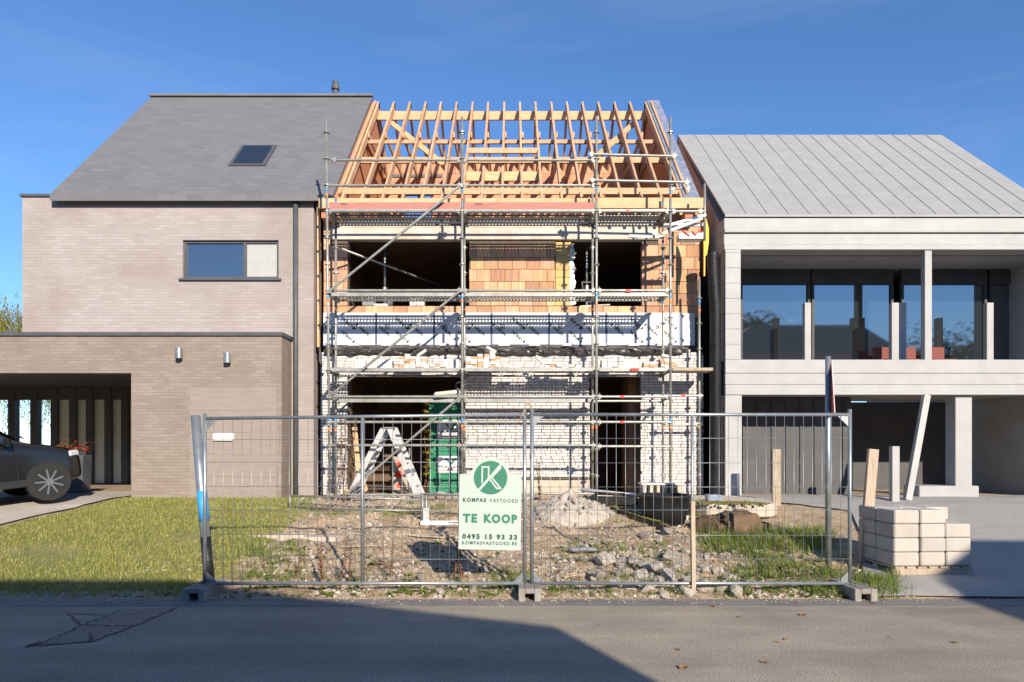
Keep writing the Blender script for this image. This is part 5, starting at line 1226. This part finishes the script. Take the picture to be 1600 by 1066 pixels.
p = at(350, 683, YG2); N(MB().box((p.x, YG2 - .03, p.z), (.40, .06, .15)).build('letter_box', M['white'], bevel=.01))
N(MB().span((at(297, 0, YG2).x, YG2 - .012, 2.75), (at(410, 0, YG2).x, YG2 - .002, 2.95)).build('stone_plaque', M['pale_block'])) if False else None

# ------------------------------------------------------------------ parked dark car
M['car_paint'] = pmat('car_paint', (.012, .012, .013), rough=.16, spec=.6); M['tyre'] = pmat('tyre', (.02, .02, .02), rough=.85); M['rim'] = pmat('rim', (.30, .30, .31), rough=.35, metal=.7)
M['lamp'] = pmat('headlamp', (.55, .57, .60), rough=.1, spec=.8)
car = thing('parked_car', 'dark grey car parked before the carport of the brick house', 'car')
car.matrix_basis = Matrix.Translation((-9.73, 12.07, gz(-9.73, 12.07) + .04)) @ Matrix.Rotation(R(50), 4, 'Z') @ Matrix.Rotation(-.10, 4, 'Y')
def car_body():
    # sections along x (front = +x): (x, half width, z_low, z_belt, z_top, half width top)
    secs = [(-2.12, .74, .45, .92, 1.00, .64), (-2.05, .84, .32, 1.0, 1.18, .70), (-1.85, .88, .26, 1.03, 1.50, .66), (-1.35, .90, .24, 1.04, 1.60, .67), (-.5, .91, .24, 1.03, 1.63, .67), (.15, .91, .24, 1.02, 1.58, .66), (.42, .905, .24, 1.02, 1.42, .67), (.95, .90, .24, 1.01, 1.07, .76), (1.25, .89, .24, .98, 1.03, .76), (1.75, .86, .26, .90, .95, .72), (1.98, .80, .28, .78, .84, .66), (2.08, .70, .34, .68, .72, .58)]
    mb = MB(); n = 14
    for (x, hw, zl_, zb_, zt3, ht) in secs:
        ring = [(-hw * .92, zl_), (-hw, zl_ + .10), (-hw, lerp(zl_, zb_, .5)), (-hw * .985, zb_ - .06), (-hw * .96, zb_), (-lerp(hw * .95, ht, .75), lerp(zb_, zt3, .80)), (-ht * .8, zt3)]
        ring = ring + [(-a, b) for a, b in ring[::-1]]
        mb.v += [(x, a, b) for a, b in ring]
    for j in range(len(secs) - 1): mb.f += [(j * n + k, j * n + (k + 1) % n, (j + 1) * n + (k + 1) % n, (j + 1) * n + k) for k in range(n)]
    mb.f += [tuple(range(n))[::-1], tuple((len(secs) - 1) * n + k for k in range(n))]
    return mb
cb_ = car_body().build('body', M['car_paint'], car, smooth=True)
ss = cb_.modifiers.new('subdivision', 'SUBSURF'); ss.levels = 2; ss.render_levels = 2
M['trim_black'] = pmat('trim_black', (.015, .015, .016), rough=.6)
for s in (-1, 1):
    for poly in ([(-1.72, .905, 1.08), (-.50, .915, 1.08), (-.50, .76, 1.50), (-1.30, .755, 1.46)], [(-.42, .915, 1.08), (.72, .905, 1.08), (.30, .77, 1.40), (-.0, .755, 1.49), (-.42, .755, 1.51)]):
        MB().add([(a, s * b, c) for a, b, c in poly], [tuple(range(len(poly)))]).build('side_window', M['glass'], car)
    for x in (-.46, .78, -1.15): MB().beam((x, s * .918, .34), (x, s * .912, 1.03), .008, .012, (1, 0, 0)).build('door_seam', M['trim_black'], car)
    for x in (-.75, .30): MB().box((x - .12, s * .925, .93), (.17, .03, .028)).build('door_handle', M['trim_black'], car, bevel=.006)
    MB().beam((-1.0, s * .918, .36), (.95, s * .918, .36), .03, .12).build('sill_trim', M['trim_black'], car)
    MB().box((.62, s * 1.0, 1.10), (.13, .20, .14)).build('mirror', M['car_paint'], car, bevel=.03)
    MB().box((1.86, s * .70, .80), (.26, .22, .12), Matrix.Rotation(R(-s * 28), 3, 'Z')).build('headlight', M['lamp'], car, bevel=.03)
    for x in (-1.32, 1.32):
        MB().tube((x, s * .925, .35), (x, s * .80, .35), .352, 28).build('wheel_arch', M['trim_black'], car)
        wl = MB().tube((x, s * .935, .335), (x, s * .72, .335), .335, 28).build('wheel', M['tyre'], car)
        rb = MB().tube((x, s * .940, .335), (x, s * .93, .335), .235, 22)
        rb.build('rim_dish', M['trim_black'], wl); sp_ = MB()
        for q in range(9):
            a = 2 * math.pi * q / 9 + .3; sp_.beam((x + .03 * math.cos(a), s * .945, .335 + .03 * math.sin(a)), (x + .225 * math.cos(a), s * .945, .335 + .225 * math.sin(a)), .02, .028, (-math.sin(a), 0, math.cos(a)))
        sp_.build('spokes', M['rim'], wl); MB().tube((x, s * .952, .335), (x, s * .94, .335), .06, 12).build('hub_cap', M['rim'], wl)
MB().add([(.93, -.66, 1.11), (.93, .66, 1.11), (.46, .55, 1.44), (.46, -.55, 1.44)], [(0, 1, 2, 3)]).build('windscreen', M['glass'], car)
MB().box((2.075, 0, .52), (.05, 1.0, .14)).build('grille', M['trim_black'], car, bevel=.01)
for ch in list(car.children):                     # shorten everything but the wheels: a compact car
    if ch.name.startswith('wheel'):
        x0 = sum(v.co.x for v in ch.data.vertices) / len(ch.data.vertices); dx_ = x0 * (.84 - 1)
        for o in [ch] + (list(ch.children) if ch.name.split('.')[0] == 'wheel' else []):
            for v in o.data.vertices: v.co.x += dx_
    else:
        for v in ch.data.vertices: v.co.x *= .84
# red flowers in a raised planter
fp = thing('flower_planter', 'raised planter with red flowers under the carport', 'planter', loc=(-9.35, 14.5, .70))
MB().box((0, 0, .40), (.62, .30, .80), taper=(1.08, 1.08)).build('planter_box', M['dark_trim'], fp, bevel=.01)
M['petal'] = leaf_mat('red_petal', (.55, .03, .02), (.75, .12, .06), trans=.2)
fm, lm2 = MB(), MB()
for k in range(300):
    c = Vector((rnd.gauss(0, .2), rnd.gauss(0, .09), .88 + abs(rnd.gauss(0, .10)))); a = rnd.uniform(0, 6.28); l = rnd.uniform(.02, .05); e = Vector((math.cos(a), math.sin(a), rnd.uniform(-.4, .6))) * l; s_ = Vector((-math.sin(a), math.cos(a), rnd.uniform(-.5, .5))) * l * .6
    (fm if k % 5 < 3 else lm2).add([c - e, c + s_, c + e, c - s_], [(0, 1, 2, 3)])
fm.build('blossoms', M['petal'], fp); lm2.build('leaves', M['weed'], fp)

# ------------------------------------------------------------------ right neighbour: light grey house with balcony
M['grey_clad'] = pmat('grey_cladding', (.37, .366, .355), (.43, .426, .415), 3, .6, bump=.05, c3=(.34, .338, .33), c3_scale=.8, c3_amt=.5)
M['grey_roof'] = pmat('grey_roof', (.30, .295, .285), (.35, .345, .335), 3, .6, bump=.1, c3=(.30, .30, .295), c3_scale=.6, c3_amt=.5)
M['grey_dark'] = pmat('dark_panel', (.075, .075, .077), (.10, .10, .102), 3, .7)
gh = thing('grey_house', 'light grey clad house with recessed balcony right of the building site', 'house', loc=(7.5, 13.4, .66)); gi2 = Matrix.Translation((-7.5, -13.4, -.66))
def Q(o, p=None):
    o.parent = p or gh
    if p is None: o.matrix_parent_inverse = gi2
    return o
GX0, GX1, GY = 4.19, 10.9, 13.4; sG = F / GY
def gzp(y): return CAM_H + (700 - y) / sG
yr2, zr2 = 17.2, 9.54; ze2 = gzp(336); prof = [(GY - .02, ze2), (yr2, zr2), (21.0, ze2), (21.0, ze2 - .1), (yr2, zr2 - .14), (GY - .02, ze2 - .04)]
rf2 = Q(MB().prism(prof, GX0 - .01, 10.82, 'yz').build('roof', M['grey_roof'])); slg = (zr2 - ze2) / (yr2 - GY)
for k in range(1, 16):         # standing seams
    x = lerp(GX0, 10.82, k / 16); Q(MB().beam((x, GY, ze2 + .0225), (x, yr2 - .02, zr2 - .012), .012, .014, (0, -slg, 1)).build('roof_seam', M['grey_roof']), rf2)
Q(MB().prism([(GY + .2, 6.0), (yr2, zr2 - .16), (20.8, 6.0)], GX0 + .02, GX0 + .2, 'yz').build('gable', M['grey_clad'])); Q(MB().prism([(GY + .2, 6.0), (yr2, zr2 - .16), (20.8, 6.0)], 10.6, 10.78, 'yz').build('gable', M['grey_clad']))
zf0, zf1 = gzp(390), gzp(340)
bands = [(zf0, zf0 + .10, .0), (zf0 + .105, zf0 + .33, .03), (zf0 + .335, zf0 + .40, -.02), (zf0 + .405, zf1, .015)]
for (a, b, off) in bands: Q(MB().span((GX0 - .02, GY + off, a), (GX1, GY + .4, b)).build('fascia_board', M['grey_clad'], bevel=.006))
Q(MB().span((GX0, GY + .42, zf0 - .02), (GX1, 17, zf1 - .02)).build('soffit', M['grey_clad']))
zb0, zb1 = gzp(617), gzp(562)
for (a, b, off) in ((zb0, zb0 + .20, .0), (zb0 + .205, zb0 + .42, .012), (zb0 + .425, zb1, .0)): Q(MB().span((GX0 + .0, GY + off, a), (GX1, GY + .12, b)).build('balcony_board', M['grey_clad'], bevel=.006))
Q(MB().span((GX0 + .36, GY + .122, zb0 + .05), (GX1, 16.0, zb0 + .35)).build('balcony_floor', M['grey_clad']))
# corner column, boarded
cz = zb1
k = 0
while cz < zf0 - .005:
    h = min(.30, zf0 - cz); Q(MB().span((GX0, GY + .002 * (k % 2), cz + .003), (GX0 + .30, GY + .30, cz + h)).build('column_board', M['grey_clad'], bevel=.004)); cz += h; k += 1
Q(MB().span((GX0 + .0, GY + .02, .6), (GX0 + .33, GY + .34, zb0)).build('column', M['grey_clad'], bevel=.01))
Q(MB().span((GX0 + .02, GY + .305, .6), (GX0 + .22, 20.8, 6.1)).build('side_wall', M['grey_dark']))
# upper windows
yw = 14.8; zwt = gzp(390); 
def gx(x, Y): return (x - 800) / F * Y
for (xa, xb) in ((1160, 1262), (1272, 1392), (1412, 1538), (1550, 1640), (1650, 1740)):
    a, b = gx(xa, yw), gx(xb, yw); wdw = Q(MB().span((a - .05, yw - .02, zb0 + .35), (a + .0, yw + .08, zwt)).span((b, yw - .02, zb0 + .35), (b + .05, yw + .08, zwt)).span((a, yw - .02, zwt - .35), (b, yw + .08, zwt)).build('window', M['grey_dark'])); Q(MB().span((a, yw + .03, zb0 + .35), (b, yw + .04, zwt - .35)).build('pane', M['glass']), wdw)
for (x, w_) in ((1261, .13), (1403, .30), (1545, .14), (1650, .14)): X = gx(x, 14.0); Q(MB().span((X - w_ / 2, 13.95, zb0 + .35), (X + w_ / 2, 14.07, 4.62)).build('short_post', M['grey_clad'], bevel=.006))  # end at the overhang's shade line: mullion shade put into the shape
Q(MB().span((gx(1450, GY + .05) - .07, GY + .03, zb1), (gx(1450, GY + .05) + .07, GY + .17, zf0)).build('balcony_post', M['grey_clad'], bevel=.006))
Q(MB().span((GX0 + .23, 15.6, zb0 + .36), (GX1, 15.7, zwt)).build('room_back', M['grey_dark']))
# ground floor: garage door panel, pillars, open bay
yg = 14.6
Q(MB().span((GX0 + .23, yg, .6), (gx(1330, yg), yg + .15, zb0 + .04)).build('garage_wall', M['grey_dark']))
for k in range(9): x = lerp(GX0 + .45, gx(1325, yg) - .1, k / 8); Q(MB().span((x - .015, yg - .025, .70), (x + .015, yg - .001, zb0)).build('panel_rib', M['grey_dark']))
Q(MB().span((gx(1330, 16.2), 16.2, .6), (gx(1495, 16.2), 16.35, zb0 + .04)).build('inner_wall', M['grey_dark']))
Q(MB().span((gx(1488, GY + .2), GY + .1, .6), (gx(1514, GY + .2), GY + .42, zb0)).build('pillar', M['grey_clad'], bevel=.01)); Q(MB().span((gx(1425, GY + .3), GY + .05, .6), (gx(1517, GY + .3), GY + .6, .90)).build('plinth', M['grey_clad'], bevel=.015))
Q(MB().beam((gx(1418, 12.9), 12.9, .66), (gx(1450, 13.2), 13.25, zb0 - .02), .12, .10, (0, 1, 0)).build('strut', M['grey_clad'])); Q(MB().span((gx(1398, 12.8) - .07, 12.75, .6), (gx(1398, 12.8) + .07, 12.87, 1.68)).build('bollard_post', M['grey_clad'], bevel=.008))
wd3 = Q(MB().span((gx(1550, 17), 16.98, 1.0), (gx(1552, 17), 17.05, 2.35)).span((gx(1552, 17), 16.98, 2.27), (gx(1720, 17), 17.05, 2.35)).build('window', M['grey_clad'])); Q(MB().span((gx(1552, 17), 17.02, .9), (gx(1720, 17), 17.03, 2.27)).build('pane', M['glass']), wd3); Q(MB().span((gx(1495, 17), 17.06, .6), (GX1, 17.2, zb0 + .04)).build('rear_wall', M['grey_dark']))
Q(MB().span((GX1 - .1, GY + .3, .6), (GX1, 20.8, 6.0)).build('side_wall', M['grey_clad']))
M['red_seat'] = pmat('red_seat', (.20, .065, .055), (.26, .085, .07), 5, .8)
for k, x in enumerate((1385, 1425, 1470)):
    X = gx(x, 14.35); t = thing('balcony_chair', ('leftmost', 'middle', 'rightmost')[k] + ' dark red chair on the balcony of the grey house', 'chair', 'red chairs on the balcony', (X, 14.35, zb0 + .352))
    MB().box((0, 0, .42), (.44, .42, .06)).build('seat', M['red_seat'], t, bevel=.012); MB().box((0, .19, .62), (.38, .04, .26)).build('backrest', M['red_seat'], t, bevel=.012)
    for sx in (-.19, .19):
        for sy in (-.17, .17): MB().tube((sx, sy, 0), (sx, sy, .40), .015, 6).build('leg', M['galv'], t)

# ------------------------------------------------------------------ background trees
M['bark'] = pmat('bark', (.10, .075, .055), (.16, .12, .09), 9, .95, bump=.8)
M['willow'] = leaf_mat('willow_leaf', (.20, .19, .035), (.40, .33, .07), trans=.35)
M['hedge'] = leaf_mat('hedge_leaf', (.04, .08, .018), (.10, .15, .035), trans=.3)
def willow(X, Y, H_, spread, label):
    t = thing('willow_tree', label, 'tree', None, (X, Y, .6)); tr = MB(); tr.tube((0, 0, 0), (0, 0, H_ * .45), .28, 12, .18)
    lv = MB()
    for k in range(170):
        a = rnd.uniform(0, 6.28); r = spread * rnd.random() ** .6; top = H_ * (1 - .35 * (r / spread) ** 2) * rnd.uniform(.86, 1.0); p = Vector((r * math.cos(a), r * math.sin(a), top))
        if k < 26: tr.tube((0, 0, H_ * .43), p * .9, .07, 6, .02)
        for s in range(7):
            q = p + Vector((rnd.gauss(0, .25), rnd.gauss(0, .25), rnd.uniform(-.2, .2))); L_ = rnd.uniform(.8, 2.6); n_ = int(L_ / .07)
            for i in range(n_):
                c = q + Vector((rnd.gauss(0, .03), rnd.gauss(0, .03), -L_ * i / n_)); b = rnd.uniform(0, 6.28); l = rnd.uniform(.05, .10); e = Vector((math.cos(b) * l * .5, math.sin(b) * l * .5, -l)); s_ = Vector((-math.sin(b), math.cos(b), 0)) * l * .22
                lv.add([c, c + e * .5 + s_, c + e, c + e * .5 - s_], [(0, 1, 2, 3)])
    tr.build('trunk', M['bark'], t); lv.build('crown', M['willow'], t)
willow(-17.0, 22.0, 6.3, 2.0, 'yellowing weeping willow behind the brick house at the left edge')
def leafy(name, X, Y, z0, rx, ry, rz, n, mat, label, cat, trunk=True, lsz=.16, group=None):
    t = thing(name, label, cat, group, (X, Y, .4)); lv = MB(); cl = [Vector((rnd.uniform(-1, 1), rnd.uniform(-1, 1), rnd.uniform(-1, 1))) for _ in range(60)]; cl = [c.normalized() * rnd.uniform(.35, 1) for c in cl]
    for k in range(n):
        c = cl[rnd.randrange(len(cl))]; p = Vector((c.x * rx + rnd.gauss(0, rx * .17), c.y * ry + rnd.gauss(0, ry * .17), z0 + rz + c.z * rz + rnd.gauss(0, rz * .14)))
        a = rnd.uniform(0, 6.28); l = lsz * rnd.uniform(.6, 1.3); e = Vector((math.cos(a), math.sin(a), rnd.uniform(-.7, .5))) * l; s_ = Vector((-math.sin(a), math.cos(a), rnd.uniform(-.4, .4))) * l * .45
        lv.add([p - e, p + s_, p + e, p - s_], [(0, 1, 2, 3)])
    if trunk:
        tr = MB().tube((0, 0, 0), (0, 0, z0 + rz), .26, 12, .12)
        for c in cl[:14]: tr.tube((0, 0, z0 + rz * .3), (c.x * rx * .8, c.y * ry * .8, z0 + rz + c.z * rz * .8), .07, 6, .02)
        tr.build('trunk', M['bark'], t)
    lv.build('crown' if trunk else 'foliage', mat, t)
leafy('hedge', -13.5, 30, -.3, 7, .8, 1.3, 5000, M['hedge'], 'green hedge seen through the carport', 'hedge', False)
# across the street, behind the camera: the two houses whose shadows lie on the road, and trees that mirror in the panes
def street_house(label, x0, x1, y0, y1, he, hr, hip0, hip1, mat):
    t = thing('street_house', label, 'house', 'houses across the street', ((x0 + x1) / 2, y1, 0)); ti = Matrix.Translation((-(x0 + x1) / 2, -y1, 0))
    def T(o, p=None):
        o.parent = p or t
        if p is None: o.matrix_parent_inverse = ti
        return o
    T(MB().span((x0, y0, 0), (x1, y1, he)).build('wall', mat)); ym = (y0 + y1) / 2
    rm_ = MB().add([(x0 - .0, y0, he), (x1 + .0, y0, he), (x1, y1, he), (x0, y1, he), (x0 + hip0, y1 - .6, hr), (x1 - hip1, y1 - .6, hr), (x1 - hip1, y0 + .6, hr), (x0 + hip0, y0 + .6, hr)], [(0, 1, 2, 3), (3, 2, 5, 4), (2, 1, 6, 5), (1, 0, 7, 6), (0, 3, 4, 7), (4, 5, 6, 7)])
    T(rm_.build('roof', M['slate']))
    n_ = int((x1 - x0) / 2.6)
    for i in range(n_):
        for zz in (1.0, 3.6):
            if zz + 1.3 > he: continue
            X = x0 + 1.2 + i * 2.6; wd_ = T(MB().span((X, y1, zz), (X + 1.2, y1 + .05, zz + 1.3)).build('window', M['white'])); T(MB().span((X + .08, y1 + .05, zz + .08), (X + 1.12, y1 + .056, zz + 1.22)).build('pane', M['glass']), wd_)
M['street_brick'] = bricks_mat('street_brick', (.36, .19, .13), (.44, .25, .18), (.4, .36, .32), .21, .065)
street_house('brick house across the street behind the camera, casting the left road shadow', -16, 5.2, -14, -5.0, 5.6, 6.85, 2.0, 3.2, M['street_brick'])
street_house('brick house across the street behind the camera, casting the right road shadow', 10.45, 20, -14, -5.0, 6.5, 8.0, 2.0, 2.0, M['street_brick'])
leafy('street_tree', 24.5, -9, 2.5, 3, 3, 3, 5000, M['hedge'], 'tree right of the houses across the street', 'tree')

street_house('unseen brick house added farther left across the street to block low sky', -28, -17, -14, -5.5, 5.6, 8.0, 2.0, 2.0, M['street_brick'])  # unseen houses added to lengthen the row and block the bright low sky
street_house('unseen brick house added farther right across the street to block low sky', 26, 38, -14, -5.5, 5.6, 8.0, 2.0, 2.0, M['street_brick'])

for X_, lab in ((-12, 'far left'), (-1, 'second from left'), (9, 'third from left'), (20, 'far right')):
    leafy('tall_tree', X_, -36, 4.0, 5.2, 4.0, 5.6, 6000, M['hedge'], lab + ' of the four tall trees behind the houses across the street', 'tree', True, .5, 'tall trees across the street')
